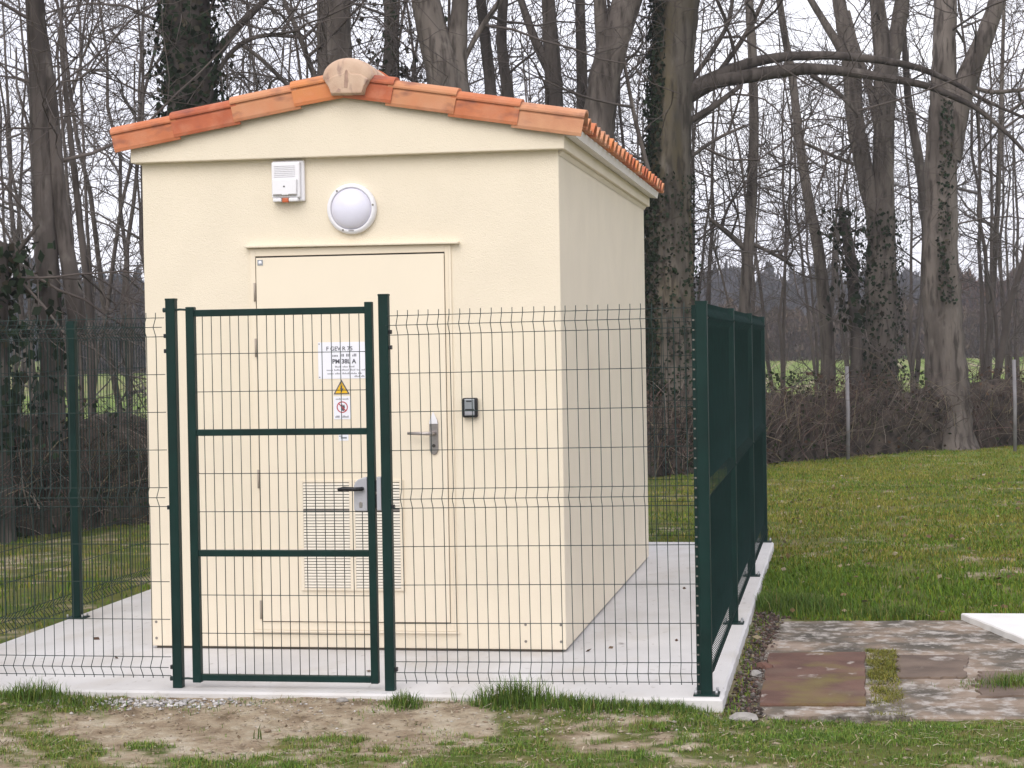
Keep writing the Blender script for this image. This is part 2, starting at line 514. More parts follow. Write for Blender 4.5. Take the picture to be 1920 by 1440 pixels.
o = sheet('concrete_kerb', [(0.40, -0.24), (0.80, -0.20), (0.80, -0.04), (0.40, -0.08)], -0.060, paving, 0.06, 0.015)
tag(o, 'short pale broken kerb in front of the reddish cover', 'kerb')
o = sheet('concrete_pad', [(1.453, 3.256), (1.80, 2.05), (3.6, 2.05), (3.6, 3.29)], -0.03, M['white_concrete'], 0.12, 0.004)
tag(o, 'clean white concrete pad with slanted left edge on the old paving', 'pad')

# ================================================================== THE SHELTER
XL, XR, YF, YB, ZT = -3.427, -0.902, 1.290, 6.209, 2.917
hut = empty('technical_shelter', ((XL + XR) / 2, (YF + YB) / 2, 0), 'small cream rendered shelter with an orange tiled gable roof', 'building')
HO = np.array(hut.location)


def hp(o):
    """parent to the shelter keeping world coordinates"""
    o.parent = hut; o.matrix_parent_inverse = Matrix.Translation(-hut.location); return o


def hpart(mb, name, mat, bevel=0, parent=None):
    o = mb.build(name, mat, None, bevel)
    if parent is None: return hp(o)
    o.parent = parent; o.matrix_parent_inverse = Matrix.Identity(4)
    return o


hpart(MB().box(XL, XR, YF, YB, 0.015, ZT + 0.05), 'wall', M['render'], 0.006)
hpart(MB().box(XL + .03, XR - .03, YF + .012, YB - .03, 0.0005, 0.0145), 'base_gap', M['gap_shade'])  # inset base strip; the contact shade under the wall is put into its colour
for x0, x1 in ((XL + .02, XL + .14), (XR - .25, XR - .02)):
    for z in (0.062, 0.160):
        for x in ((x0 + .012, x1 - .01) if x1 - x0 > .2 else (x0 + .012,)):
            hpart(MB().disc((x, YF + .001, z), 0.008, 0.004, 10), 'screw_cap', M['grey_seal'])

# gable and its overhanging band
XA, SL, ZA = -2.150, math.tan(math.radians(11.7)), 3.262
zb = lambda x: ZA - SL * abs(x - XA)                      # lower edge line of the verge tiles
gx0, gx1, gy0, gy1 = -3.472, -0.858, 1.222, 6.28
band = MB().prism([(gx0, 2.915), (gx1, 2.915), (gx1, zb(gx1) + .02), (XA, ZA + .02), (gx0, zb(gx0) + .02)], gy0, gy1)
hpart(band, 'gable', M['render'], 0.006)
hpart(MB().prism([(gx1 + .003, 2.990), (gx1 + .066, 2.982), (gx1 + .076, 3.034), (gx1 + .003, 3.042)], gy0 + .03, gy1 - .01), 'fascia', M['fascia'])
hpart(MB().prism([(XR + .003, 2.885), (XR + .020, 2.905), (XR + .020, 2.913), (XR + .003, 2.913)], YF + .01, YB), 'cornice', M['render'])
hpart(MB().prism([(gx0 - .050, 2.985), (gx0 - .003, 2.972), (gx0 - .003, 2.990)], gy0 + .12, gy1 - .01), 'fascia', M['gap'])

# roof tiles --------------------------------------------------------
AL = math.radians(11.7)
EXPO = 0.378
PITCH_T = 0.2275
SLEN = 1.405 / math.cos(AL)


def canal_tile_mesh(name):
    """local: x down the slope (lower end at 0, upper end at -0.43), y across, z up"""
    prof = []
    w, r = PITCH_T, 0.066
    prof.append((-w / 2, 0.012)); prof.append((-0.085, 0.0))
    for i in range(9):
        a = PI - PI * i / 8
        prof.append((r * math.cos(a), 0.005 + 0.062 * math.sin(a)))
    prof.append((0.085, 0.0)); prof.append((w / 2, 0.012))
    n = len(prof); th = 0.013
    vs, fs = [], []
    for x, lift in ((0.0, 0.020), (-0.43, 0.0)):
        for y, z in prof: vs.append((x, y, z + lift))
        for y, z in prof: vs.append((x, y * 0.97, z + lift - th))
    for i in range(n - 1):
        fs.append((i, i + 1, 2 * n + i + 1, 2 * n + i))                       # top
        fs.append((n + i, 3 * n + i, 3 * n + i + 1, n + i + 1))               # underside
        fs.append((i, n + i, n + i + 1, i + 1))                               # lower end
        fs.append((2 * n + i, 2 * n + i + 1, 3 * n + i + 1, 3 * n + i))
    fs.append((0, 2 * n, 3 * n, n)); fs.append((n - 1, 2 * n - 1, 4 * n - 1, 3 * n - 1))
    mb = MB().add(vs, fs)
    return mb.mesh(name)


tile_meshes = []
for k, tm in enumerate(TILE):
    me = canal_tile_mesh('roof_tile'); me.materials.append(tm); tile_meshes.append(me)


def slope_matrix(side, s, y, z_up, yaw=0):
    """frame whose x runs down the slope on that side (+1 right, -1 left), s measured from the ridge"""
    a = AL
    d = Vector((side * math.cos(a), 0, -math.sin(a)))
    up = Vector((side * math.sin(a), 0, math.cos(a)))
    yv = up.cross(d)
    o = Vector((XA, y, ZA + 0.045)) + d * s + up * z_up
    mm = Matrix.Identity(4)
    for i in range(3): mm[i][0] = d[i]; mm[i][1] = yv[i]; mm[i][2] = up[i]; mm[i][3] = o[i]
    return mm @ Matrix.Rotation(yaw, 4, 'Z')


inv = Matrix.Translation(-hut.location)
ncol = 22
for side in (1, -1):
    for r_ in range(4):
        for c_ in range(ncol):
            y = 1.455 + c_ * PITCH_T
            o = bpy.data.objects.new('roof_tile', random.choice(tile_meshes))
            COL.objects.link(o); o.parent = hut
            o.matrix_local = inv @ slope_matrix(side, SLEN - r_ * EXPO + random.uniform(-.004, .004), y, 0.002 + random.uniform(0, .004), random.uniform(-.012, .012))


def verge_tile_mesh(mat, length):
    """local x down the slope, y into the roof (0 = outer face), z up; hanging face and rolled top"""
    prof = [(0.006, -0.058), (0.000, -0.040), (0.001, 0.030), (0.006, 0.046), (0.012, 0.0475), (-0.007, 0.0485), (-0.009, 0.058)]
    for i in range(1, 9):
        a = PI - PI * i / 8
        prof.append((-0.009 + 0.085 * (1 + math.cos(a)), 0.058 + 0.044 * math.sin(a)))
    prof += [(0.20, 0.02)]
    n = len(prof); th = 0.014
    secs = [(0.0, 0.016, -0.006), (-0.02, 0.016, -0.006), (-length, 0.0, 0.004)]
    vs, fs = [], []
    for x, lift, out in secs:
        for y, z in prof: vs.append((x, y + out, z + lift))
        for y, z in prof: vs.append((x, y + out + th * (0.9 if z < .06 else 0.2), z + lift - (0 if z < .05 else th)))
    for k in range(len(secs) - 1):
        a, c = k * 2 * n, (k + 1) * 2 * n
        for i in range(n - 1):
            fs.append((a + i, a + i + 1, c + i + 1, c + i)); fs.append((a + n + i, c + n + i, c + n + i + 1, a + n + i + 1))
        fs.append((a, c, c + n, a + n))
    for i in range(n - 1):
        fs.append((i, n + i, n + i + 1, i + 1))
    me = MB().add(vs, fs).mesh('verge_tile')
    me.materials.append(mat)
    return me


# colours from eave to ridge as on the photograph
order = {1: [4, 0, 2, 1], -1: [0, 1, 2, 3]}
for side in (1, -1):
    for r_ in range(4):
        s = SLEN - r_ * EXPO
        mm = slope_matrix(side, s, 1.168, 0.0)
        me = verge_tile_mesh(TILE[order[side][r_]], 0.41 if r_ < 3 else 0.33)
        if side < 0:                                       # keep the hanging face to the front on the left slope
            for v in me.vertices: v.co.y = -v.co.y
            me.flip_normals()
        o = bpy.data.objects.new('verge_tile', me); COL.objects.link(o); o.parent = hut
        o.matrix_local = inv @ mm

# ridge: barrel tiles and the end cap
for k in range(13):
    y0 = 1.20 + k * 0.39
    pr0 = [(0.152 * math.cos(PI * i / 12), 0.098 * math.sin(PI * i / 12)) for i in range(13)]
    mb = MB(); vs = []; fs = []
    for y, sc in ((y0, 1.0), (y0 + 0.43, 0.92)):
        for q in (1.0, 0.9):
            for x, z in pr0: vs.append((XA + 0.04 + x * sc * q, y, ZA + 0.115 + z * sc * q))
    for i in range(12):
        fs += [(i, i + 1, 26 + i + 1, 26 + i), (13 + i, 39 + i, 39 + i + 1, 13 + i + 1), (i, 13 + i, 13 + i + 1, i + 1)]
    mb.add(vs, fs, True)
    hpart(mb, 'ridge_tile', M['ridge_tile'] if k == 0 else TILE[k % 5])
xr = XA + 0.038
cap = MB()
dome = [(xr + 0.150 * math.cos(PI * i / 24), 3.362 + 0.114 * math.sin(PI * i / 24)) for i in range(25)]
outl = [(xr - 0.100, 3.262), (xr + 0.096, 3.258), (xr + 0.108, 3.30), (xr + 0.130, 3.335)] + dome + [(xr - 0.130, 3.335), (xr - 0.110, 3.30)]
nO = len(outl); cxz = (xr, 3.36)
rings = [(1.0, 1.215), (1.0, 1.158), (0.985, 1.148), (0.94, 1.137), (0.80, 1.128), (0.5, 1.122), (0.2, 1.120)]
vs = [(cxz[0] + (x - cxz[0]) * k, y, cxz[1] + (z - cxz[1]) * k) for k, y in rings for x, z in outl]
fs = []
for k in range(len(rings) - 1):
    for i in range(nO):
        j = (i + 1) % nO
        fs.append((k * nO + i, (k + 1) * nO + i, (k + 1) * nO + j, k * nO + j))
cap.add(vs, fs, True).add(vs[-nO:], [tuple(range(nO))[::-1]]).add(vs[:nO], [tuple(range(nO))])
hpart(cap, 'ridge_end', M['ridge_tile'])
low = MB().prism([(xr - 0.094, 3.268), (xr + 0.090, 3.264), (xr + 0.104, 3.305), (xr + 0.130, 3.345), (xr + 0.085, 3.372), (xr + 0.03, 3.380), (xr + 0.006, 3.400),
                  (xr - 0.03, 3.382), (xr - 0.085, 3.368), (xr - 0.130, 3.340), (xr - 0.106, 3.305)], 1.116, 1.150)
hpart(low, 'ridge_end_lip', M['ridge_tile'], 0.008)
M['soot'] = material('kiln_soot', (0.40, 0.265, 0.205), 0.85, 0.25, 25.0)
hpart(MB().prism([(xr - .014, 3.300), (xr + .006, 3.296), (xr + .012, 3.34), (xr + .010, 3.396), (xr + .002, 3.404), (xr - .006, 3.392), (xr - .010, 3.345)], 1.1135, 1.1162), 'kiln_mark', M['soot'])
hpart(MB().prism([(xr - .062, 3.278), (xr - .040, 3.276), (xr - .034, 3.288), (xr - .046, 3.296)], 1.1135, 1.1162), 'kiln_mark', M['soot'])

# the drip moulding over the door
hpart(MB().prism([(-2.786, 2.394), (-1.492, 2.387), (-1.492, 2.400), (-2.786, 2.407)], YF - .045, YF + .002), 'drip_moulding', M['render'], 0.004)

# door ---------------------------------------------------------------
DX0, DX1, DZ0, DZ1 = -2.722, -1.588, 0.172, 2.333
frame = hpart(MB().box(-2.760, DX0 - .008, YF - .010, YF + .001, 0.118, 2.386).box(DX1 + .006, -1.545, YF - .010, YF + .001, 0.118, 2.386)
              .box(DX0 - .008, DX1 + .006, YF - .010, YF + .001, DZ1 + .010, 2.386).box(DX0 - .008, DX1 + .006, YF - .010, YF + .001, 0.118, DZ0 - .006),
              'door_frame', M['door'], 0.002)
hpart(MB().box(-1.566, -1.561, YF - .014, YF - .0105, 0.13, 2.36), 'frame_bead', M['door'])
hpart(MB().box(-2.79, -1.53, YF - .022, YF - .0105, 0.106, 0.117), 'sill_strip', M['door'], 0.002)
hpart(MB().box(DX0 - .010, DX1 + .008, YF - .003, YF + .001, DZ0 - .008, DZ1 + .012), 'door_seal', M['gap'])
door = hpart(MB().box(DX0, DX1 + .003, YF - .022, YF - .0035, DZ0, DZ1), 'door', M['door'], 0.002)


def dpart(mb, name, mat, bevel=0):
    o = mb.build(name, mat, None, bevel); o.parent = door
    return o                                               # the door carries the shelter's offset already


def d_local(o):
    return o


M['hinge'] = material('hinge_paint', (0.34, 0.29, 0.24), 0.6, 0.1, 8.0)
for z in (2.13, 1.80, 1.02, 0.24):
    dpart(MB().tube([(DX0 - .010, YF - .024, z - .055), (DX0 - .010, YF - .024, z + .055)], 0.006, 10), 'hinge', M['hinge'])
dpart(MB().box(DX0 + .010, DX0 + .043, YF - .0245, YF - .0225, DZ1 - .045, DZ1 - .012), 'door_tag', M['keygrey'])
dpart(MB().lathe((DX0 + .0265, YF - .0247, DZ1 - .0285), [(0.0, 0.001), (0.011, 0.001), (0.011, 0)], 16), 'tag_dot', M['paper'])
# lever handle on its long plate
hx = -1.661
pl = [(hx - .026, 1.185), (hx - .018, 1.166), (hx, 1.155), (hx + .018, 1.166), (hx + .026, 1.185), (hx + .026, 1.350), (hx + .018, 1.372), (hx, 1.384), (hx - .018, 1.372), (hx - .026, 1.350)]
plate = dpart(MB().prism(pl, YF - .032, YF - .0225), 'handle_plate', M['steel'], 0.003)
cp = [(hx - .026, 1.338), (hx + .026, 1.338), (hx + .020, 1.366), (hx + .010, 1.388), (hx, 1.412), (hx - .010, 1.388), (hx - .020, 1.366)]
dpart(MB().prism(cp, YF - .036, YF - .0325), 'plate_cap', M['white_plastic'], 0.002)
dpart(MB().tube([(hx, YF - .032, 1.283), (hx, YF - .075, 1.283), (hx - .02, YF - .085, 1.284), (hx - .145, YF - .082, 1.286)], [.013, .011, .0105, .009], 12), 'lever', M['steel'])
dpart(MB().disc((hx, YF - .0325, 1.21), 0.010, 0.004, 14), 'keyhole', M['gap'])
# ventilation grille
vx0, vx1, vz0, vz1 = -2.462, -1.868, 0.372, 0.998
dpart(MB().box(vx0, vx1, YF - .0255, YF - .0225, vz0, vz1), 'grille_back', M['gap'])
fr = MB()
xm0, xm1 = -2.176, -2.142
for x0, x1 in ((vx0 - .016, vx0 + .004), (xm0, xm1), (vx1 - .004, vx1 + .016)):
    fr.box(x0, x1, YF - .034, YF - .0226, vz0 - .014, vz1 + .014)
for z0, z1 in ((vz0 - .014, vz0), (vz1, vz1 + .014)):
    for x0, x1 in ((vx0 + .0045, xm0 - .0005), (xm1 + .0005, vx1 - .0045)):
        fr.box(x0, x1, YF - .034, YF - .0226, z0, z1)
dpart(fr, 'grille_frame', M['door'], 0.001)
sl = MB()
ns = 36
for i in range(ns):
    z = vz0 + .004 + i * (vz1 - vz0 - .004) / ns
    if i == 26: continue
    for x0, x1 in ((vx0 + .0045, xm0 - .0005), (xm1 + .0005, vx1 - .0045)):
        y0, y1 = YF - .0335, YF - .0262
        vs = [(x0, y0, z), (x1, y0, z), (x1, y0, z + .0075), (x0, y0, z + .0075), (x0, y1, z + .0055), (x1, y1, z + .0055), (x1, y1, z + .0135), (x0, y1, z + .0135)]
        sl.add(vs, [(0, 1, 2, 3), (3, 2, 6, 7), (0, 4, 5, 1), (4, 7, 6, 5), (0, 3, 7, 4), (1, 5, 6, 2)])
M['slat'] = material('sky_lit_slat', (0.82, 0.76, 0.66), 0.5, 0.02, 6.0)  # paler than the door: sky light on the slats is put into the colour
so = dpart(sl, 'louvre_slats', M['slat']); so['kind'] = 'stuff'
dpart(MB().box(vx0 + .0045, xm0 - .0005, YF - .0335, YF - .0262, 0.828, 0.838).box(xm1 + .0005, vx1 - .0045, YF - .0335, YF - .0262, 0.828, 0.838), 'grille_bar', M['grey_seal'])

# things fixed to the shelter ------------------------------------------
YD = YF - .0225                                            # face of the door


def flat(name, x0, x1, z0, z1, mat, y, t=0.0015, parent=None):
    return link(name, MB().box(x0, x1, y - t, y, z0, z1).mesh(name), mat, parent)


def lettering(text, x, z, size, y, mat, parent, align='LEFT', bold=0.0):
    cu = bpy.data.curves.new('lettering', 'FONT'); cu.body = text; cu.size = size; cu.align_x = align
    cu.extrude = 0.0002; cu.offset = bold
    cu.materials.append(mat)
    tmp = bpy.data.objects.new('tmp', cu); COL.objects.link(tmp)
    me = bpy.data.meshes.new_from_object(tmp)
    bpy.data.objects.remove(tmp)
    o = bpy.data.objects.new('lettering', me); COL.objects.link(o); o.parent = parent
    o.location = (x, y, z); o.rotation_euler = (PI / 2, 0, 0)
    return o


def print_line(x0, x1, z, h, y, mat, parent):
    """a line of small print too fine to read: word sized runs of short strokes"""
    mb = MB(); x = x0
    while x < x1:
        w = min(x + random.uniform(.018, .045), x1)
        while x < w:
            mb.box(x, x + h * .32, y - .0006, y, z, z + h * random.choice((.62, .62, 1.0))); x += h * .55
        x += h * .7
    return link('print_line', mb.mesh('print_line'), mat, parent)


M['grey_ink'] = material('grey_print_ink', (0.16, 0.16, 0.18), 0.7, 0.1, 30.0)
no = empty('notice_sheet', (-2.204, YD, 1.718), 'white paper notice with printed lines on the cream door', 'notice')
flat('sheet', -.147, .147, -.108, .108, M['paper'], -.0005, .0012, no)
lettering('F GEV R 75', -.098, .058, .034, -.0022, M['ink'], no, bold=0.0006)
print_line(-.060, .085, .022, .016, -.0018, M['ink'], no)
lettering('PM 38L A', .01, -.018, .036, -.0022, M['ink'], no, 'CENTER', 0.0012)
print_line(-.045, .072, -.042, .010, -.0018, M['grey_ink'], no)
print_line(-.096, .132, -.061, .010, -.0018, M['grey_ink'], no)
print_line(-.092, .120, -.082, .010, -.0018, M['grey_ink'], no)
print_line(.072, .132, -.099, .010, -.0018, M['grey_ink'], no)
for x, z in ((-.14, .098), (-.14, -.098)): flat('pin', x - .004, x + .004, z - .003, z + .003, M['grey_seal'], -.0018, .0012, no)

wa = empty('warning_sign', (-2.2125, YD, 1.560), 'yellow triangular high voltage warning sign below the notice', 'sign')
link('border', MB().prism([(-.049, -.042), (.049, -.042), (0, .045)], -.0016, -.0003).mesh('border'), M['ink'], wa)
link('field', MB().prism([(-.038, -.036), (.038, -.036), (0, .031)], -.0026, -.0018).mesh('field'), M['yellow'], wa)
link('lightning_bolt', MB().prism([(.000, -.031), (.013, -.006), (.003, -.008), (.006, .016), (-.010, -.012), (.001, -.011), (-.005, -.024)], -.0036, -.0028).mesh('bolt'), M['ink'], wa)

pr = empty('prohibition_sign', (-2.210, YD, 1.438), 'white sign with a red struck-out circle below the yellow triangle', 'sign')
flat('plate', -.052, .052, -.068, .068, M['paper'], -.0003, .0012, pr)
ring = MB(); n = 36
vs = []; fs = []
for i in range(n):
    a = 2 * PI * i / n
    for r_ in (0.034, 0.028):
        vs.append((r_ * math.cos(a), -.0024, 0.004 + r_ * math.sin(a)))
for i in range(n):
    j = (i + 1) % n
    fs.append((2 * i, 2 * i + 1, 2 * j + 1, 2 * j))
link('ring', ring.add(vs, fs).mesh('ring'), M['red'], pr)
link('pictogram', MB().prism([(-.004, -.016), (.010, -.020), (.016, .004), (.012, .020), (.004, .012), (.000, .022), (-.006, .010)], -.0026, -.0018).mesh('pictogram'), M['ink'], pr)
link('slash', MB().prism([(-.024, .024), (-.020, .028), (.024, -.016), (.020, -.020)][::-1], -.0036, -.0028).mesh('slash'), M['red'], pr)
print_line(-.038, .038, .048, .010, -.0018, M['grey_ink'], pr)
print_line(-.042, .042, -.058, .012, -.0018, M['ink'], pr)

lb = empty('small_label', (-2.206, YD, 1.262), 'small pale label with a grey mark below the middle gate rail', 'label')
flat('plate', -.030, .030, -.018, .018, M['paper'], -.0003, .0012, lb)
flat('mark', -.016, .020, -.006, .004, M['keygrey'], -.0018, .0008, lb)
flat('mark', -.027, -.008, .006, .012, M['keygrey'], -.0018, .0008, lb)

kb = empty('key_safe', (-1.4425, YF, 1.4305), 'small grey and black key safe on the wall right of the door', 'key safe')
link('body', MB().box(-.044, .044, -.038, -.0005, -.057, .057).mesh('body', 0.010, 3), M['black'], kb)
link('cover', MB().box(-.030, .030, -.046, -.0385, -.046, .052).mesh('cover', 0.005, 2), M['keygrey'], kb)
for i, z in enumerate((-.014, -.030, -.040)): link('keypad_row', MB().box(-.026, .026, -.0485, -.0462, z, z + .007).mesh('row', .001), M['lockbox'] if i else M['black'], kb)
link('latch', MB().box(-.018, .012, -.050, -.0462, .036, .042).mesh('latch', .001), M['black'], kb)

si = empty('alarm_siren', (-2.512, YF, 2.781), 'white alarm siren box with orange lens under the gable', 'siren')
link('backplate', MB().box(-.098, .098, -.030, -.0005, -.120, .122).mesh('backplate', 0.012, 3), M['white_plastic'], si)
link('housing', MB().box(-.095, .078, -.056, -.0302, -.100, .112).mesh('housing', 0.010, 3), M['white_plastic'], si)
sg = MB()
for i in range(7): sg.box(-.078, .048, -.0605, -.0582, .024 + i * .0105, .030 + i * .0105)
link('sound_slots', sg.mesh('slots', .001), M['white_plastic'], si)
link('front_cover', MB().prism([(-.088, -.086), (.060, -.086), (.062, .012), (-.088, .012)], -.072, -.0584).mesh('front', 0.008, 3), M['white_plastic'], si)
link('sensor_hole', MB().disc((-.014, -.0722, -.034), .005, .002, 12).mesh('hole'), M['gap'], si)
link('groove', MB().box(-.080, -.030, -.0742, -.0722, -.0835, -.0785).box(.012, .058, -.0742, -.0722, -.0835, -.0785).mesh('groove'), M['grey_seal'], si)
for x0, x1 in ((-.086, -.034), (.010, .066)): link('foot_clip', MB().box(x0, x1, -.066, -.0305, -.122, -.1005).mesh('clip', .007, 3), M['white_plastic'], si)
link('strobe_lens', MB().box(-.031, .007, -.060, -.0305, -.126, -.1005).mesh('lens', .005, 2), M['orange_lens'], si)

lm = empty('wall_lamp', (-2.132, YF, 2.608), 'round white bulkhead lamp with domed diffuser above the door', 'lamp')
link('rim', MB().lathe((0, 0, 0), [(0.148, 0.0005), (0.150, 0.018), (0.146, 0.032), (0.134, 0.040), (0.124, 0.040), (0.122, 0.030)], 56).mesh('rim'), M['white_plastic'], lm)
link('diffuser', MB().lathe((0, 0, 0), [(0.1215, 0.030), (0.116, 0.046), (0.098, 0.062), (0.070, 0.074), (0.036, 0.081), (0.012, 0.083), (0.0003, 0.083)], 56).mesh('diffuser'), M['diffuser'], lm)
for a in (128, 8, 248): link('screw', MB().disc((.134 * math.cos(math.radians(a)), -.0402, .134 * math.sin(math.radians(a))), .006, .003, 10).mesh('screw'), M['grey_seal'], lm)
link('maker_tab', MB().box(-.016, .016, -.0435, -.0402, -.131, -.127).mesh('tab'), M['grey_seal'], lm)

# ================================================================== FENCES AND GATE
BZ = 0.067
ROWS = [0, .05, .1, .3, .5, .7, .9, .95, 1.0, 1.2, 1.4, 1.6, 1.8, 1.85, 1.9]
FOLD = 0.040


def fold_y(z):                                             # V folds, pushed to the outside (-Y)
    for a in (0, .9, 1.8):
        if a <= z <= a + .1: return -FOLD * (1 - abs(z - a - .05) / .05)
    return 0.0


zz = [-0.012, 0, .05, .1, .5, .9, .95, 1.0, 1.4, 1.8, 1.85, 1.9, 1.928]
WR = 0.0022
vwire = MB().tube([(0, fold_y(z), z) for z in zz], WR, 6).mesh('wire'); vwire.materials.append(M['wire'])


def hwire_mesh(length):
    me = MB().tube([(0, 0, 0), (length / 2, 0, 0), (length, 0, 0)], WR, 6).mesh('wire'); me.materials.append(M['wire']); return me


def panel_wires(parent, x0, x1, first, single=True, skip_rows=()):
    """a folded mesh panel along local X; wires one by one where they can be told apart"""
    if single:
        x = first
        while x < x1 - .004:
            o = bpy.data.objects.new('wire', vwire); COL.objects.link(o); o.parent = parent
            o.location = (x, 0, BZ); o.rotation_euler = (0, random.uniform(-.0012, .0012), 0)
            x += .055
        hm = hwire_mesh(x1 - x0)
        for z in ROWS:
            o = bpy.data.objects.new('wire', hm); COL.objects.link(o); o.parent = parent
            o.location = (x0, fold_y(z) + .0055, BZ + z)
    else:
        mb = MB(); x = first
        while x < x1 - .004:
            mb.tube([(x, fold_y(z), BZ + z) for z in zz], WR * 1.15, 4, False); x += .055
        for z in ROWS: mb.tube([(x0, fold_y(z) + .0055, BZ + z), (x1, fold_y(z) + .0055, BZ + z)], WR, 4, False)
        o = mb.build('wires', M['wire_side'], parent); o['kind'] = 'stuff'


def rsq(w, d, r, n=3):
    pts = []
    for cx, cy, a0 in ((w / 2 - r, d / 2 - r, 0), (-w / 2 + r, d / 2 - r, 90), (-w / 2 + r, -d / 2 + r, 180), (w / 2 - r, -d / 2 + r, 270)):
        for i in range(n + 1):
            a = math.radians(a0 + 90 * i / n); pts.append((cx + r * math.cos(a), cy + r * math.sin(a)))
    return pts


def hollow_post(w, d, h, z0=0.0, r=0.006):
    pts = rsq(w, d, r); n = len(pts)
    vs = [(x, y, z0) for x, y in pts] + [(x, y, h) for x, y in pts]
    fs = [tuple(range(n))[::-1], tuple(range(n, 2 * n))] + [(i, (i + 1) % n, n + (i + 1) % n, n + i) for i in range(n)]
    return MB().add(vs, fs)


post_me = hollow_post(.058, .060, 1.985, 0.008).mesh('post'); post_me.materials.append(M['green'])
cap_me = hollow_post(.062, .064, 2.000, 1.984).mesh('post_cap'); cap_me.materials.append(M['green'])
plate_me = MB().box(-.065, .065, -.060, .060, 0.001, 0.0085).mesh('base_plate', 0.002); plate_me.materials.append(M['green'])
bolt_me = MB().tube([(0, 0, 0.008), (0, 0, .030)], .007, 8).mesh('anchor_bolt'); bolt_me.materials.append(M['galv'])
fin_mb = MB().box(-.050, -.0295, -.004, .004, 0.02, 1.98)
fin_me = fin_mb.mesh('notch_strip'); fin_me.materials.append(M['green'])
clip_mb = MB()
for i in range(38): clip_mb.box(-.046, -.036, -.0075, -.0042, .05 + i * .05, .058 + i * .05)
clip_me = clip_mb.mesh('notches'); clip_me.materials.append(M['grey_seal'])


def raw(name, me, parent, loc=(0, 0, 0), rot=(0, 0, 0)):
    o = bpy.data.objects.new(name, me); COL.objects.link(o); o.parent = parent; o.location = loc; o.rotation_euler = rot
    return o


def fence_post(parent, x, y=0.0, fin=None, rot=0.0):
    p = raw('post', post_me, parent, (x, y, 0), (0, 0, rot))
    raw('post_cap', cap_me, p); bp_ = raw('base_plate', plate_me, p)
    for bx, by in ((-.052, -.045), (.052, -.045), (.052, .045), (-.052, .045)): raw('anchor_bolt', bolt_me, p, (bx, by, 0))
    if fin is not None:
        raw('notch_strip', fin_me, p, (0, 0, 0), (0, 0, fin)); nn = raw('notches', clip_me, p, (0, 0, 0), (0, 0, fin)); nn['kind'] = 'stuff'
    return p


# front run, right of the gate
fr_r = empty('mesh_fence', (0, 0, 0), 'green mesh fence run between the gate and the right corner post', 'fence')
pn = bpy.data.objects.new('panel', None); COL.objects.link(pn); pn.parent = fr_r; pn.rotation_euler = (0, -.0078, 0); pn.location = (0, -.03, 0)
panel_wires(pn, -1.612, -.030, -1.5548)
fence_post(fr_r, 0, 0, fin=0.0)
fence_post_label = None
# front run, left of the gate
fr_l = empty('mesh_fence', (-4.40, 0, 0), 'green mesh fence run left of the gate', 'fence')
pn = bpy.data.objects.new('panel', None); COL.objects.link(pn); pn.parent = fr_l; pn.location = (0, -.03, 0)
panel_wires(pn, .03, 1.565, .0155 + 0.02)
fence_post(fr_l, 0, 0)
# right side run (seen nearly end on)
PS = 2.50
side_r = empty('mesh_fence', (0, PS, 0), 'dark green mesh fence run along the right edge of the slab', 'fence')
for k in range(3):
    pn = bpy.data.objects.new('panel', None); COL.objects.link(pn); pn.parent = side_r
    pn.location = (-.004, (k - 1) * PS + .03, 0); pn.rotation_euler = (0, 0, PI / 2)
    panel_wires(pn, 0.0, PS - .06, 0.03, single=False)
    fence_post(side_r, 0, k * PS)
# left side run
side_l = empty('mesh_fence', (-4.40, 2.52, 0), 'dark green mesh fence run along the left edge of the slab', 'fence')
for k in range(3):
    pn = bpy.data.objects.new('panel', None); COL.objects.link(pn); pn.parent = side_l
    pn.location = (-.034, k * 2.46 - .03, 0); pn.rotation_euler = (0, 0, -PI / 2)
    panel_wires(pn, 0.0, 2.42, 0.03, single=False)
    if k < 2: fence_post(side_l, 0, k * 2.46)
# back run
back = empty('mesh_fence', (0, 7.40, 0), 'dark green mesh fence run behind the shelter', 'fence')
for k in range(2):
    pn = bpy.data.objects.new('panel', None); COL.objects.link(pn); pn.parent = back
    pn.location = (-k * 2.2 - .03, .034, 0); pn.rotation_euler = (0, 0, PI)
    panel_wires(pn, 0.0, 2.14, 0.03, single=False)
    fence_post(back, -2.2 * (k + 1), 0)

# gate posts ----------------------------------------------------------
gp_me = hollow_post(.052, .052, 2.060, 0.002, .005).mesh('shaft'); gp_me.materials.append(M['green'])
gc_me = hollow_post(.055, .055, 2.069, 2.059, .005).mesh('post_cap'); gc_me.materials.append(M['green'])


def gate_post(x, label, hinge_side):
    g = empty('gate_post', (x, 0, 0), label, 'gate post', 'posts of the gate')
    raw('shaft', gp_me, g); raw('post_cap', gc_me, g)
    s = hinge_side
    for z in (1.86, 1.78, .95, .10): link('panel_clip', MB().box(s * .026 if s > 0 else s * .040, s * .040 if s > 0 else s * .026, -.020, .012, z, z + .022).mesh('clip', .003), M['black'], g)
    return g


gpl = gate_post(-2.803, 'left gate post carrying the hinge pins', -1)
gpr = gate_post(-1.647, 'right gate post beside the grey lock', 1)
for z in (2.008, .048):
    link('hinge_pin', MB().tube([(-.045, .0, z), (.02, 0, z), (.05, .0, z + .002), (.105, .0, z - .002)], [.013, .006, .006, .005], 8).mesh('pin'), M['wire'], gpl)
link('strike_plate', MB().box(-.050, -.027, -.026, .022, .945, 1.118).mesh('strike', .002), M['lockbox'], gpr)

# gate ----------------------------------------------------------------
gate = empty('mesh_gate', (-2.225, 0, 0), 'green single leaf gate with wire mesh infill and grey lock', 'gate')
GX0, GX1 = -.494, .517                                    # outer edges of the stiles


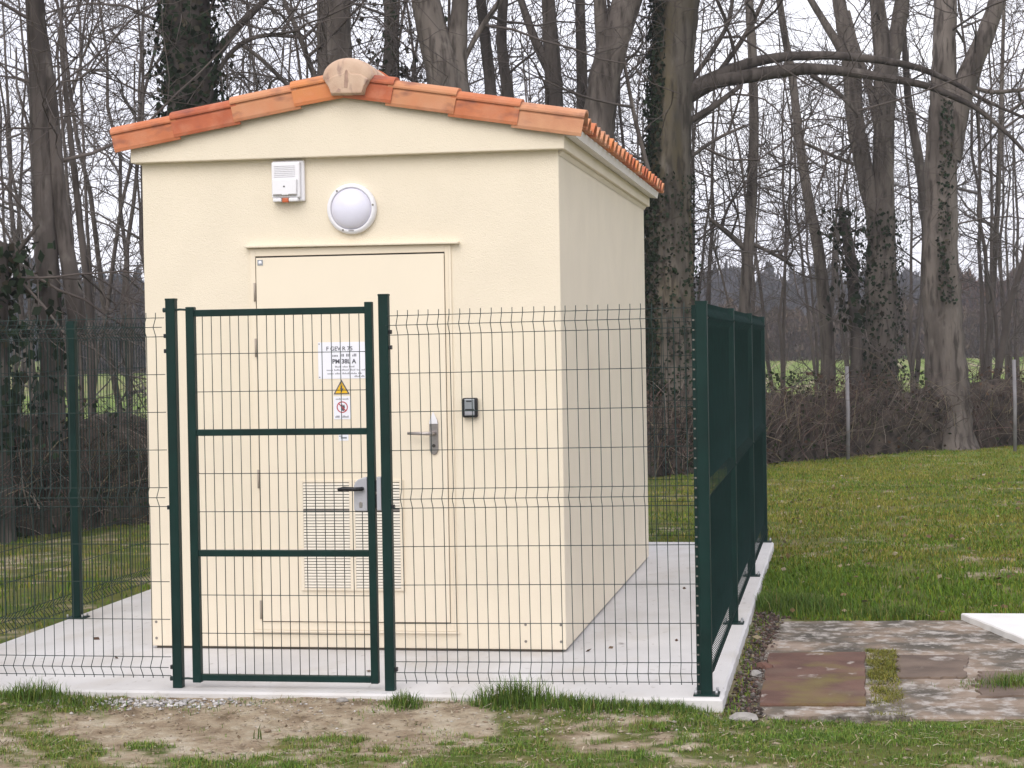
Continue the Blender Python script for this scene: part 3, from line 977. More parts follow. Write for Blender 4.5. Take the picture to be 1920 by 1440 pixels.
def gpart(mb, name, mat=None, bevel=0.004):
    return mb.build(name, mat or M['green'], gate, bevel, 2)


gpart(MB().box(GX0, GX0 + .046, -.022, .022, 0.030, 2.022), 'stile')
gpart(MB().box(GX1 - .040, GX1, -.022, .022, 0.036, 2.030), 'stile')
for z0, z1 in ((1.970, 2.006), (1.339, 1.373), (.700, .734), (.040, .074)):
    o = gpart(MB().box(GX0 + .0465, GX1 - .0405, -.018, .018, z0, z1), 'rail')
gw = MB().tube([(0, 0, 0.060), (0, 0, 1.985)], .0022, 6).mesh('wire'); gw.materials.append(M['wire'])
x = GX0 + .046 + .040
while x < GX1 - .06:
    raw('wire', gw, gate, (x, .0, 0), (0, random.uniform(-.001, .001), 0)); x += .05
gh = hwire_mesh(GX1 - GX0 - .086)
for z in (1.772, 1.572, 1.139, .937, .495, .292, 1.139):
    raw('wire', gh, gate, (GX0 + .0455, -.0055, z))
lock = gpart(MB().prism([(.412, .940), (.4765, .940), (.4765, 1.118), (.455, 1.115), (.430, 1.106), (.414, 1.090), (.406, 1.070), (.406, .948)], -.030, .030), 'lock_case', M['lockbox'], .005)
link('lock_cylinder', MB().prism([(.436, .960), (.450, .960), (.452, .985), (.443, .992), (.434, .985)], -.034, -.0305).mesh('cyl', .001), M['steel'], lock)
link('gate_handle', MB().tube([(.453, -.030, 1.058), (.453, -.055, 1.058), (.420, -.062, 1.057), (.362, -.062, 1.060), (.330, -.060, 1.055)], [.010, .011, .011, .012, .010], 10).mesh('handle'), M['black'], lock)
link('latch_bolt', MB().box(.518, .527, -.014, .014, .955, 1.025).box(.518, .527, -.014, .014, 1.04, 1.10).mesh('latch', .002), M['black'], lock)

# old wire posts along the hedge ----------------------------------------
HEDGE = [(-12.5, 0.5), (-9.0, 5.2), (-8.1, 8.1), (-7.2, 9.8), (-4.0, 13.6), (-0.85, 19.1), (0.35, 21.7), (3.2, 24.5), (6.8, 27.4), (14, 33)]
for px, py, hh, lb_ in ((1590, 862, 1.46, 'galvanised steel post in front of the hedge right of the green fence'),
                        (1903, 846, 1.50, 'galvanised steel post in front of the hedge at the right edge'), (121, 1000, .62, 'short grey steel post before the hedge, behind the left fence')):
    d = (AX_F + AX_R * (px - 960) / FPX + AX_D * (py - 720) / FPX); t = (-0.09 - CAM_LOC[2]) / d[2]
    p = CAM_LOC + d * t
    M['galv_old'] = M.get('galv_old') or material('weathered_grey_steel', (0.21, 0.20, 0.21), 0.7, 0.25, 9.0, metal=0.1, stretch=(1, 1, .4))
    o = link('old_fence_post', MB().tube([(0, 0, -.05), (0.01, 0, hh * .5), (.0, 0, hh)], .030, 10).mesh('old_fence_post'), M['galv_old'])
    o.location = (p[0], p[1], float(ground_z(p[0], p[1]))); tag(o, lb_, 'post')

# ================================================================== PLANTS
M['bark'] = material('grey_brown_bark', (0.095, 0.080, 0.070), 0.95, 0.3, 3.0, var2=(0.175, 0.150, 0.132), bump=0.8, bump_scale=16, spec=0.1, stretch=(1, 1, 0.22))
M['bark_pale'] = material('pale_grey_bark', (0.105, 0.088, 0.077), 0.95, 0.3, 3.0, var2=(0.180, 0.154, 0.137), bump=0.8, bump_scale=16, spec=0.1, stretch=(1, 1, 0.22))
M['bark_moss'] = material('mossy_bark', (0.085, 0.075, 0.060), 0.95, 0.3, 3.0, var2=(0.150, 0.130, 0.110), bump=0.8, bump_scale=16, spec=0.1, stretch=(1, 1, 0.22))
add_stain(M['bark_moss'], (0.125, 0.098, 0.034), 1.3, 0.43, 0.62, (1, 1, 0.3), 0.8)
M['bark_dark'] = material('dark_bark', (0.060, 0.051, 0.046), 0.95, 0.3, 3.0, var2=(0.115, 0.098, 0.088), bump=0.8, bump_scale=16, spec=0.1, stretch=(1, 1, 0.22))
M['twig'] = material('twig_bark', (0.075, 0.062, 0.056), 0.9, 0.2, 1.5, var2=(0.125, 0.105, 0.095), spec=0.1)
M['twig_far'] = material('hazy_twig_bark', (0.110, 0.095, 0.090), 0.9, 0.2, 0.6, var2=(0.155, 0.135, 0.128), spec=0.1)  # greyer and lighter than near twigs, haze of distance put into the colour
M['ivy'] = material('ivy_leaf', (0.85, 0.85, 0.85), 0.75, 0.05, 3.0, attr='tint', spec=0.12)
M['blade'] = material('grass_blade', (0.9, 0.9, 0.9), 0.7, 0.05, 3.0, attr='tint', spec=0.2)

for k_ in ('bark', 'bark_pale', 'bark_moss', 'bark_dark'):
    add_stain(M[k_], (0.030, 0.025, 0.021), 13.0, 0.50, 0.66, (1, 1, 0.16), 0.75)
    add_stain(M[k_], (0.26, 0.235, 0.21), 6.0, 0.60, 0.78, (1, 1, 0.5), 0.45)


def tubes(P, R, sides=3):
    """P (n,k,3) polylines, R (n,k) radii -> verts, quads"""
    n, k, _ = P.shape
    T = np.gradient(P, axis=1); T /= np.linalg.norm(T, axis=2, keepdims=True) + 1e-9
    ref = rng.normal(size=(n, 1, 3)); ref /= np.linalg.norm(ref, axis=2, keepdims=True)
    A = np.cross(T, np.broadcast_to(ref, T.shape)); A /= np.linalg.norm(A, axis=2, keepdims=True) + 1e-9
    B = np.cross(T, A)
    ang = 2 * PI * np.arange(sides) / sides
    V = P[:, :, None, :] + R[:, :, None, None] * (np.cos(ang)[None, None, :, None] * A[:, :, None, :] + np.sin(ang)[None, None, :, None] * B[:, :, None, :])
    base = (np.arange(n) * k * sides)[:, None, None]
    i = np.arange(k - 1)[None, :, None] * sides; j = np.arange(sides)[None, None, :]; jn = (j + 1) % sides
    F = np.stack([base + i + j, base + i + jn, base + i + sides + jn, base + i + sides + j], -1).reshape(-1, 4)
    return V.reshape(-1, 3), F


def grow(parents, per, length, k, spread, up, jitter, t0=0.25, t1=1.0):
    """child polylines from random places on parent polylines (n,kp,3)"""
    n, kp, _ = parents.shape
    pi = np.repeat(np.arange(n), per)
    t = rng.uniform(t0, t1, len(pi)) * (kp - 1)
    i0 = np.minimum(t.astype(int), kp - 2); f = (t - i0)[:, None]
    a, c = parents[pi, i0], parents[pi, i0 + 1]
    pos = a * (1 - f) + c * f
    tan = c - a; tan /= np.linalg.norm(tan, axis=1, keepdims=True) + 1e-9
    rnd = rng.normal(size=pos.shape)
    rnd -= (rnd * tan).sum(1, keepdims=True) * tan; rnd /= np.linalg.norm(rnd, axis=1, keepdims=True) + 1e-9
    d = tan * (1 - spread) + rnd * spread
    d /= np.linalg.norm(d, axis=1, keepdims=True)
    L_ = rng.uniform(length[0], length[1], len(pi))[:, None] / (k - 1)
    out = np.empty((len(pi), k, 3)); out[:, 0] = pos
    for s_ in range(1, k):
        d = d + rng.normal(size=d.shape) * jitter; d[:, 2] += up
        d /= np.linalg.norm(d, axis=1, keepdims=True)
        out[:, s_] = out[:, s_ - 1] + d * L_
    return out


def taper(n, k, r0, r1):
    r0 = np.broadcast_to(np.asarray(r0, float), (n,))[:, None]
    return r0 + (r1 - r0) * np.linspace(0, 1, k)[None, :] ** 0.8


def crown_mesh(name, limbs_parents, scale=1.0, n1=10, n2=8, n3=6, thick=1.0, up=0.05, l1=(1.3, 3.6), zmax=9.5, t0=0.3, t1=1.0):
    L1 = grow(limbs_parents, n1, (l1[0] * scale, l1[1] * scale), 8, 0.72, up, 0.20, t0, t1)
    L2 = grow(L1, n2, (0.6 * scale, 1.7 * scale), 6, 0.62, up * 0.6, 0.22, 0.15, 1.0)
    L3 = grow(L2, n3, (0.25 * scale, 0.85 * scale), 5, 0.60, up * 0.5, 0.22, 0.1, 1.0)
    keep = lambda A: A[A[:, 0, 2] < zmax]
    L1, L2, L3 = keep(L1), keep(L2), keep(L3)
    Vs, Fs, o = [], [], 0
    for A, r0, r1, sd in ((L1, rng.uniform(.010, .027, len(L1)), .006, 5), (L2, rng.uniform(.006, .012, len(L2)), .0045, 3), (L3, rng.uniform(.0042, .0065, len(L3)), .003, 3)):
        if len(A) == 0: continue
        V, F = tubes(A, taper(len(A), A.shape[1], np.asarray(r0) * thick, r1 * thick), sd)
        Vs.append(V); Fs.append(F + o); o += len(V)
    return np_mesh(name, np.concatenate(Vs), np.concatenate(Fs), True)


def leaves_mesh(name, pos, size, cols, normals=None, flat_bias=0.0):
    """small folded leaf quads at positions"""
    n = len(pos)
    u = rng.normal(size=(n, 3)); 
    if normals is not None: u -= (u * normals).sum(1, keepdims=True) * normals * 0.75
    u /= np.linalg.norm(u, axis=1, keepdims=True)
    w = rng.normal(size=(n, 3)); w -= (w * u).sum(1, keepdims=True) * u
    if normals is not None: w -= (w * normals).sum(1, keepdims=True) * normals * 0.6
    w /= np.linalg.norm(w, axis=1, keepdims=True)
    s_ = (size * rng.uniform(.6, 1.35, n))[:, None]
    V = np.stack([pos - u * s_ * .5, pos + w * s_ * .42, pos + u * s_ * .6, pos - w * s_ * .42], 1).reshape(-1, 3)
    F = np.arange(4 * n).reshape(n, 4)
    return np_mesh(name, V, F, False, np.repeat(cols, 4, axis=0))


def resample(P, W, step=0.12):
    P = np.asarray(P, float); W = np.asarray(W, float)
    d = np.concatenate([[0], np.cumsum(np.linalg.norm(np.diff(P, axis=0), axis=1))])
    n = max(6, int(d[-1] / step))
    t = np.linspace(0, d[-1], n)
    Q = np.stack([np.interp(t, d, P[:, i]) for i in range(3)], 1); r = np.interp(t, d, W)
    for _ in range(6):                                    # soften the corners
        Q[1:-1] = (Q[:-2] + 2 * Q[1:-1] + Q[2:]) / 4; r[1:-1] = (r[:-2] + 2 * r[1:-1] + r[2:]) / 4
    return Q, r


def stem_points(poly, D, to_ground=False, extend=0.0, lean=None):
    """photograph polyline (x, y, width) at a distance -> world points and radii"""
    pts, rad = [], []
    for q in poly:
        dd = D + (q[3] if len(q) > 3 else 0)
        pts.append(at(q[0], q[1], dd)); rad.append(q[2] * 0.5 * dd / FPX)
    if to_ground:
        p = pts[0].copy(); p[2] = float(ground_z(p[0], p[1])) - 0.15
        if p[2] < pts[0][2] - .05: pts.insert(0, p); rad.insert(0, rad[0] * 1.3)
    if extend:
        d = pts[-1] - pts[-2]; d /= np.linalg.norm(d)
        pts.append(pts[-1] + d * extend); rad.append(rad[-1] * .85)
    return np.array(pts), np.array(rad)


def stem_mesh(mb_list, Q, r, sides=12, rough=0.10):
    n = len(Q)
    T = np.gradient(Q, axis=0); T /= np.linalg.norm(T, axis=1, keepdims=True)
    A = np.cross(T, np.array([0.13, 1, 0.21])); A /= np.linalg.norm(A, axis=1, keepdims=True); B = np.cross(T, A)
    ang = 2 * PI * np.arange(sides) / sides
    wob = 1 + rough * (rng.normal(size=(n, sides)) * 0.35 + np.sin(3 * ang + rng.uniform(0, 6))[None, :] * 0.3 + np.sin(2 * ang + np.linspace(0, 3, n)[:, None]) * .35)
    V = Q[:, None, :] + (r[:, None] * wob)[:, :, None] * (np.cos(ang)[None, :, None] * A[:, None, :] + np.sin(ang)[None, :, None] * B[:, None, :])
    i = np.arange(n - 1)[:, None] * sides; j = np.arange(sides)[None, :]; jn = (j + 1) % sides
    F = np.stack([i + j, i + jn, i + sides + jn, i + sides + j], -1).reshape(-1, 4)
    off = sum(len(v) for v, _ in mb_list)
    mb_list.append((V.reshape(-1, 3), F + off))


def ivy_cols(n, dark=1.0):
    g = rng.uniform(.6, 1.5, n)[:, None]
    base = np.where(rng.random((n, 1)) < .8, np.array([[.016, .027, .012]]), np.array([[.045, .038, .024]]))
    return base * g * dark


IVY_ALL = []


def ivy_on(parent, Q, r, n, y0=0.0, y1=1.0, side=None, thick=0.10, size=0.075):
    """leaves clinging round a stem between fractions y0..y1 of its length; side = angle range in the XZ sense"""
    t = (y0 + (y1 - y0) * (rng.uniform(0, 1, n) ** 1.5 if y0 < .2 else rng.uniform(0, 1, n))) * (len(Q) - 1); i = np.minimum(t.astype(int), len(Q) - 2); f = (t - i)[:, None]
    c = Q[i] * (1 - f) + Q[i + 1] * f; rr = r[i]
    a = rng.uniform(0, 2 * PI, n) if side is None else rng.uniform(side[0], side[1], n)
    nrm = np.stack([np.cos(a), np.sin(a), np.zeros(n)], 1)
    clump = 0.5 + fbm(a * 2.0, t * 0.5, 1.0, 77)
    pos = c + nrm * (rr + np.abs(rng.normal(0, thick, n)) * clump)[:, None]
    me = leaves_mesh('ivy', pos, size, ivy_cols(n), nrm)
    o = link('ivy', me, M['ivy'], parent); o['kind'] = 'stuff'
    o.matrix_parent_inverse = Matrix.Translation(-parent.location)
    return o


def tree(label, D, stems, mat, limbs=(), n1=9, n2=6, n3=6, up=0.05, thick=1.0, ivy=(), twig=None, l1=(1.3, 3.6), name='bare_tree', scale=1.0, rough=0.10, t0=0.3, ext=2.2):
    """stems: list of (polyline, joins) from the base up; the first one stands on the ground"""
    parts = []; lines = []; first = None; allq = []
    for k, st in enumerate(stems):
        P, W = stem_points(st, D, to_ground=(k == 0), extend=ext)
        Q, r = resample(P, W)
        stem_mesh(parts, Q, r, 14 if r.max() > .12 else 9, rough); allq.append((Q, r))
        sel = np.linspace(0, len(Q) - 1, 10).astype(int); lines.append(Q[sel])
        if first is None: first = Q[0]
    root = empty(name, (first[0], first[1], first[2] + .15), label, 'tree')
    inv_ = Matrix.Translation(-root.location)
    V = np.concatenate([v for v, _ in parts]); F = np.concatenate([f for _, f in parts])
    o = link('trunk', np_mesh('trunk', V, F, True), mat, root); o.matrix_parent_inverse = inv_
    for lb_ in limbs:
        P, W = stem_points(lb_, D); Q, r = resample(P, W, .08); pl_ = []
        stem_mesh(pl_, Q, r, 8, .08)
        o = link('limb', np_mesh('limb', pl_[0][0], pl_[0][1], True), M['bark_dark'] if mat is M['bark_moss'] else mat, root); o.matrix_parent_inverse = inv_
        lines.append(Q[np.linspace(0, len(Q) - 1, 10).astype(int)])
    if n1:
        cm = crown_mesh('crown', np.array(lines), scale, max(2, int(n1 * .52)), n2, n3, thick, up, l1, t0=t0)
        o = link('crown', cm, twig or M['twig'], root); o.matrix_parent_inverse = inv_
    for iv in ivy:
        Q, r = allq[iv.get('stem', 0)]
        ivy_on(root, Q, r, iv['n'], iv.get('y0', 0), iv.get('y1', 1), iv.get('side'), iv.get('thick', .08), iv.get('size', .075))
    return root


# --- the trees that stand along and behind the hedge, from left to right
tree('bare tree with a pair of dark stems at the left edge of the picture', 20,
     [[(100, 760, 44), (95, 600, 42), (88, 450, 40), (80, 300, 38), (74, 150, 36), (66, 0, 34)],
      [(150, 640, 34), (133, 520, 32), (112, 400, 28), (102, 260, 26), (92, 150, 24), (80, 60, 16)]], M['bark_dark'], n1=11, ivy=[dict(n=260, y0=.1, y1=.35, thick=.06)])
tree('thin leaning young tree just right of the pair of dark stems', 22, [[(168, 560, 14), (152, 440, 13), (140, 330, 12), (128, 220, 10), (120, 145, 9), (112, 60, 7), (118, -20, 6)]], M['bark_dark'], n1=14)
tree('thick trunk wholly clad in ivy rising behind the left roof slope', 24, [[(364, 420, 92), (360, 300, 90), (356, 150, 88), (352, 50, 86), (348, -40, 84)]], M['bark_dark'],
     limbs=[[(400, 112, 18), (430, 68, 17), (470, 25, 14), (520, -20, 11), (560, -60, 8)], [(398, 150, 9), (440, 85, 9), (490, 62, 8), (560, 70, 6)]],
     n1=9, ivy=[dict(n=5200, y0=.35, thick=.10)])
tree('thick grey brown trunk behind the ridge end tile', 26, [[(636, 420, 62), (633, 200, 60), (630, 60, 58), (627, -60, 56)], [(604, 400, 24), (606, 200, 22), (604, 60, 20), (602, -40, 18)]], M['bark'],
     limbs=[[(610, 190, 12), (580, 120, 11), (560, 60, 10), (530, 0, 8), (520, -40, 6)], [(604, 225, 10), (540, 160, 9), (480, 100, 8), (445, 80, 6)]], n1=8)
tree('dark trunk with scattered ivy leaves right of the ridge end tile', 30, [[(742, 430, 30), (738, 180, 28), (734, 60, 26), (730, -50, 24)]], M['bark_dark'], n1=16, ivy=[dict(n=900, y0=.4, thick=.30, size=.09)])
tree('brown forked trunk like a wide letter Y behind the right roof slope', 26, [[(846, 420, 86), (846, 230, 84), (838, 140, 74), (812, 70, 58), (790, -30, 50)], [(848, 170, 60), (856, 90, 38), (862, 20, 30), (866, -40, 28)]], M['bark'],
     limbs=[[(868, 120, 9), (890, 70, 10), (925, 20, 11), (960, -30, 10)]], n1=8)
tree('slim dark trunk nearest the right arm of the forked trunk', 29, [[(926, 430, 24), (921, 170, 22), (908, 60, 20), (898, -40, 18)]], M['bark_dark'], n1=14)
tree('slim trunk leaning left, third from the big pale trunk', 30, [[(972, 430, 26), (952, 170, 22), (938, 80, 20), (946, -30, 18)]], M['bark_dark'], n1=14)
tree('dark trunk forking low to the left behind the roof', 28, [[(1046, 430, 36), (1038, 140, 32), (1030, 40, 27), (1026, -50, 24)], [(1040, 150, 22), (1006, 85, 17), (982, 20, 14), (966, -40, 12)]], M['bark_dark'], n1=12)
tree('straight slim dark trunk just left of the big pale trunk', 30, [[(1096, 430, 24), (1091, 120, 20), (1086, -40, 18)]], M['bark_dark'], n1=14)
tree('big pale mossy trunk leaning right behind the right end of the roof', 27, [[(1112, 430, 62), (1120, 260, 60), (1134, 140, 58), (1160, 50, 54), (1196, -50, 52)], [(1136, 160, 34), (1130, 70, 26), (1122, -40, 22)]], M['bark_pale'],
     limbs=[[(1216, 320, 9), (1192, 230, 8), (1176, 150, 7), (1168, 95, 5)]], n1=5)
tree('massive mossy trunk beside the right end of the roof, with ivy on its left side', 27.5,
     [[(1262, 890, 108), (1258, 700, 98), (1254, 500, 90), (1254, 350, 80), (1258, 220, 78), (1263, 100, 80), (1268, 0, 88), (1270, -60, 92)]], M['bark_moss'],
     limbs=[[(1285, 172, 30), (1330, 150, 27), (1400, 118, 20), (1470, 105, 18), (1560, 103, 16), (1650, 112, 14), (1720, 125, 12), (1790, 155, 9), (1850, 190, 7), (1930, 225, 5)],
            [(1282, 178, 40), (1340, 150, 30), (1420, 140, 26), (1500, 128, 23), (1560, 130, 19), (1640, 142, 16), (1740, 160, 13), (1830, 200, 10), (1900, 260, 7), (1960, 330, 5)],
            [(1290, 160, 9), (1330, 105, 9), (1368, 45, 8), (1376, -20, 6)], [(1350, 132, 10), (1388, 82, 9), (1418, 30, 8), (1440, -20, 6)], [(1292, 228, 14), (1335, 203, 12), (1390, 160, 8)],
            [(1286, 300, 7), (1350, 255, 6), (1400, 235, 5)], [(1520, 140, 9), (1570, 170, 9), (1610, 215, 7)]],
     n1=5, up=0.0, ivy=[dict(n=5200, y0=.05, y1=.78, side=(PI * .72, PI * 1.40), thick=.06, size=.060), dict(n=3600, y0=.0, y1=.46, thick=.05, size=.050)], rough=.07)
tree('thin straight grey trunk crossing the arching branches, nearest the massive trunk', 32, [[(1392, 820, 24), (1396, 560, 21), (1408, 400, 20), (1414, 250, 18), (1411, 100, 17), (1404, 0, 16), (1402, -50, 15)]], M['bark'], n1=12,
     limbs=[[(1400, 470, 12), (1370, 440, 11), (1330, 410, 8)], [(1404, 455, 8), (1450, 475, 7), (1490, 500, 5)]])
tree('thin grey trunk leaning left, second from the massive trunk', 34.5, [[(1556, 820, 28), (1552, 640, 26), (1536, 470, 21), (1515, 370, 18), (1497, 250, 16), (1487, 150, 15), (1470, 60, 13), (1456, -40, 12)]], M['bark'], n1=12,
     limbs=[[(1500, 265, 6), (1545, 285, 7), (1600, 308, 7)]])
tree('pale slanting trunk meeting the ivy clad trunk at its foot', 35, [[(1652, 560, 36), (1641, 400, 33), (1618, 310, 32), (1602, 220, 32), (1597, 120, 34), (1582, 50, 27), (1566, -40, 22)], [(1592, 118, 20), (1552, 52, 14), (1520, 0, 12), (1496, -40, 10)]], M['bark_pale'],
     limbs=[[(1648, 255, 15), (1630, 160, 13), (1606, 90, 10), (1590, 20, 8)]], n1=9)
tree('grey trunk forking like a tuning fork, its foot wrapped in ivy', 35,
     [[(1652, 820, 66), (1650, 640, 62), (1652, 480, 54), (1655, 340, 40), (1658, 220, 37), (1662, 120, 44), (1648, 40, 28), (1640, -50, 26)], [(1666, 130, 36), (1686, 50, 29), (1698, -50, 26)]], M['bark'],
     n1=10, ivy=[dict(n=1900, y0=.05, y1=.40, thick=.10, size=.065)])
tree('thin crooked dark trunk right of the tuning fork trunk', 36, [[(1746, 620, 24), (1736, 390, 19), (1719, 275, 17), (1703, 195, 14), (1697, 100, 11), (1690, 0, 9)]], M['bark_dark'], n1=12)
tree('stout pale trunk forking to the right, nearest the right edge of the picture', 32.6,
     [[(1786, 850, 88), (1770, 640, 72), (1761, 470, 64), (1764, 300, 58), (1768, 180, 48), (1771, 60, 42), (1774, -50, 40)], [(1778, 300, 50), (1796, 200, 44), (1824, 120, 38), (1852, 60, 33), (1874, -10, 30), (1886, -60, 28)]], M['bark_pale'],
     n1=9, ivy=[dict(n=320, y0=.25, y1=.58, side=(PI * 1.45, PI * 1.70), thick=.05, size=.06)], limbs=[[(1800, 150, 8), (1850, 175, 8), (1920, 168, 7)]])
tree('thin pole like trunk at the right edge, behind the stout pale trunk', 38, [[(1852, 690, 14), (1862, 520, 12), (1870, 400, 10), (1876, 240, 9), (1880, 100, 7)]], M['bark'], n1=16)
tree('broken dead stump with ivy leaves left of the tuning fork trunk', 34, [[(1606, 640, 22), (1596, 480, 21), (1586, 430, 19), (1576, 392, 14)]], M['bark_dark'], n1=0, ext=0, name='tree_stump',
     ivy=[dict(n=300, y0=.5, thick=.18, size=.11)])
tree('ivy covered stump cut off by the left edge of the picture', 19, [[(-6, 760, 46), (-8, 600, 44), (-4, 500, 40), (6, 455, 26)]], M['bark_dark'],
     limbs=[[(5, 500, 10), (40, 470, 9), (72, 420, 7)], [(0, 560, 8), (40, 530, 7), (70, 510, 5)]], n1=4, ext=0, name='tree_stump', ivy=[dict(n=700, y0=.3, thick=.22, size=.10)])

# --- thin young trees filling the wood behind
YOUNG = []
for v in range(4):
    lines = []; parts = []
    for s_ in range(rng.integers(3, 6)):
        a = rng.uniform(0, 2 * PI); lean = rng.uniform(.03, .22)
        h = rng.uniform(6.5, 9.5); n = 12
        z = np.linspace(-.1, h, n)
        Q = np.stack([np.cos(a) * lean * z + np.cumsum(rng.normal(0, .05, n)), np.sin(a) * lean * z + np.cumsum(rng.normal(0, .05, n)), z], 1)
        r = np.linspace(rng.uniform(.035, .075), .015, n)
        stem_mesh(parts, Q, r, 7, .08); lines.append(Q[np.linspace(0, n - 1, 10).astype(int)])
    V = np.concatenate([p[0] for p in parts]); F = np.concatenate([p[1] for p in parts])
    tm = np_mesh('trunk', V, F, True); tm.materials.append(M['twig'])
    cm = crown_mesh('crown', np.array(lines), 1.0, 5, 6, 5, 1.1, 0.06, (0.9, 2.8), t0=.12); cm.materials.append(M['twig_far'])
    YOUNG.append((tm, cm))
spots = []
for k in range(26):
    px = -40 + 2010 * (k + rng.uniform(.1, .9)) / 26
    D = rng.uniform(30, 50) if px > 330 else rng.uniform(29, 44)
    spots.append((px, D))
for k, (px, D) in enumerate(spots):
    p = at(px, 700, D)
    tm, cm = YOUNG[k % 4]
    r_ = empty('young_tree', (p[0], p[1], float(ground_z(p[0], p[1]))), 'many stemmed bare young tree in the thicket behind the big trunks', 'tree', 'bare young trees in the thicket')
    r_.rotation_euler = (0, 0, rng.uniform(0, 6.28)); s_ = rng.uniform(.8, 1.15); r_.scale = (s_, s_, s_)
    raw('trunk', tm, r_); raw('crown', cm, r_)

# --- the overgrown hedge
hp_ = np.array(HEDGE); hd = np.concatenate([[0], np.cumsum(np.linalg.norm(np.diff(hp_, axis=0), axis=1))])


def hedge_at(t):
    x = np.interp(t, hd, hp_[:, 0]); y = np.interp(t, hd, hp_[:, 1])
    x2 = np.interp(t + .3, hd, hp_[:, 0]); y2 = np.interp(t + .3, hd, hp_[:, 1])
    d = np.stack([x2 - x, y2 - y], -1); d /= np.linalg.norm(d, axis=-1, keepdims=True) + 1e-9
    return np.stack([x, y], -1), np.stack([-d[..., 1], d[..., 0]], -1)


HL = hd[-1] - .4
M['hedge_core'] = material('bramble_mass', (0.036, 0.030, 0.025), 0.95, 0.4, 5.0, var2=(0.100, 0.080, 0.066), bump=1.0, bump_scale=14, spec=0.05)
M['bramble'] = material('bramble_stems', (0.9, 0.9, 0.9), 0.9, 0.05, 2.0, attr='tint', spec=0.1)
nt, nh = 420, 14
tt = np.linspace(0.0, HL, nt); c0, nrm = hedge_at(tt)
Vs = []
for j in range(nh):
    a = PI * (j / (nh - 1))
    wx = -np.cos(a) * 0.42; hz = np.sin(a) ** 0.45 * (1.08 + .5 * (fbm(tt, tt * 0, .9, 31) - .5))
    bump = 0.22 * (fbm(tt, np.full_like(tt, j * .5), 1.6, 33) - .5)
    P = c0 + nrm * (wx + bump)[:, None]
    Vs.append(np.stack([P[:, 0], P[:, 1], ground_z(P[:, 0], P[:, 1]) - .05 + hz + bump * .6 * np.sin(a)], 1))
V = np.stack(Vs, 1).reshape(-1, 3)
ii = np.arange(nt * nh).reshape(nt, nh)
F = np.stack([ii[:-1, :-1], ii[1:, :-1], ii[1:, 1:], ii[:-1, 1:]], -1).reshape(-1, 4)
hedge = link('bramble_hedge', np_mesh('bramble_hedge', V, F, True), M['hedge_core'])
tag(hedge, 'tangled brown bramble hedge grown over the old wire fence below the trees', 'hedge', kind='thing')
# stems of the hedge
n = 17000
t = rng.uniform(0, HL, n); c0, nrm = hedge_at(t)
off = rng.normal(0, .34, n)
base = np.stack([*(c0 + nrm * off[:, None]).T, np.zeros(n)], 1); base[:, 2] = ground_z(base[:, 0], base[:, 1]) + rng.uniform(-.05, .75, n)
d = np.stack([rng.normal(0, .45, n), rng.normal(0, .45, n), rng.uniform(.3, 1.1, n)], 1); d /= np.linalg.norm(d, axis=1, keepdims=True)
K = 6; L_ = (rng.uniform(.35, 1.0, n) + .7 * (rng.random(n) < .07))[:, None] / (K - 1)
out = np.empty((n, K, 3)); out[:, 0] = base
for s_ in range(1, K):
    d = d + rng.normal(size=d.shape) * .22; d[:, 2] -= .09 * s_ * (out[:, s_ - 1, 2] > .8); d /= np.linalg.norm(d, axis=1, keepdims=True)
    out[:, s_] = out[:, s_ - 1] + d * L_
V, F = tubes(out, taper(n, K, rng.uniform(.004, .009, n), .003), 3)
pal_ = np.array([[.085, .065, .055], [.13, .108, .092], [.060, .047, .040], [.13, .108, .072], [.095, .062, .055]])
cols = pal_[rng.integers(0, 5, n)] * rng.uniform(.9, 1.9, (n, 1))
o = link('bramble_stems', np_mesh('bramble_stems', V, F, True, np.repeat(cols, K * 3, axis=0)), M['bramble'], hedge); o['kind'] = 'stuff'
n = 15000
t = rng.uniform(0, HL, n); c0, nrm = hedge_at(t)
z = rng.uniform(0, 1, n) ** 1.1 * 1.35
P = c0 + nrm * (rng.choice([-1, 1], n) * rng.uniform(.25, .62, n) * (1 - (z / 1.6) ** 2))[:, None]
pos = np.stack([P[:, 0], P[:, 1], ground_z(P[:, 0], P[:, 1]) + z], 1)
green = (fbm(t, z * 2, .7, 41) + .15 * (z < .5))[:, None]
cols = np.where(rng.random((n, 1)) < np.clip((green - .42) * 3, .04, .8), np.array([[.028, .042, .014]]), np.array([[.085, .052, .034]])) * rng.uniform(.5, 1.5, (n, 1))
o = link('bramble_leaves', leaves_mesh('bramble_leaves', pos, .055, cols), M['ivy'], hedge); o['kind'] = 'stuff'

# --- far woods and field hedges
M['far_wood'] = material('far_wood', (0.9, 0.9, 0.9), 0.95, 0.05, 0.2, attr='tint', spec=0.05)


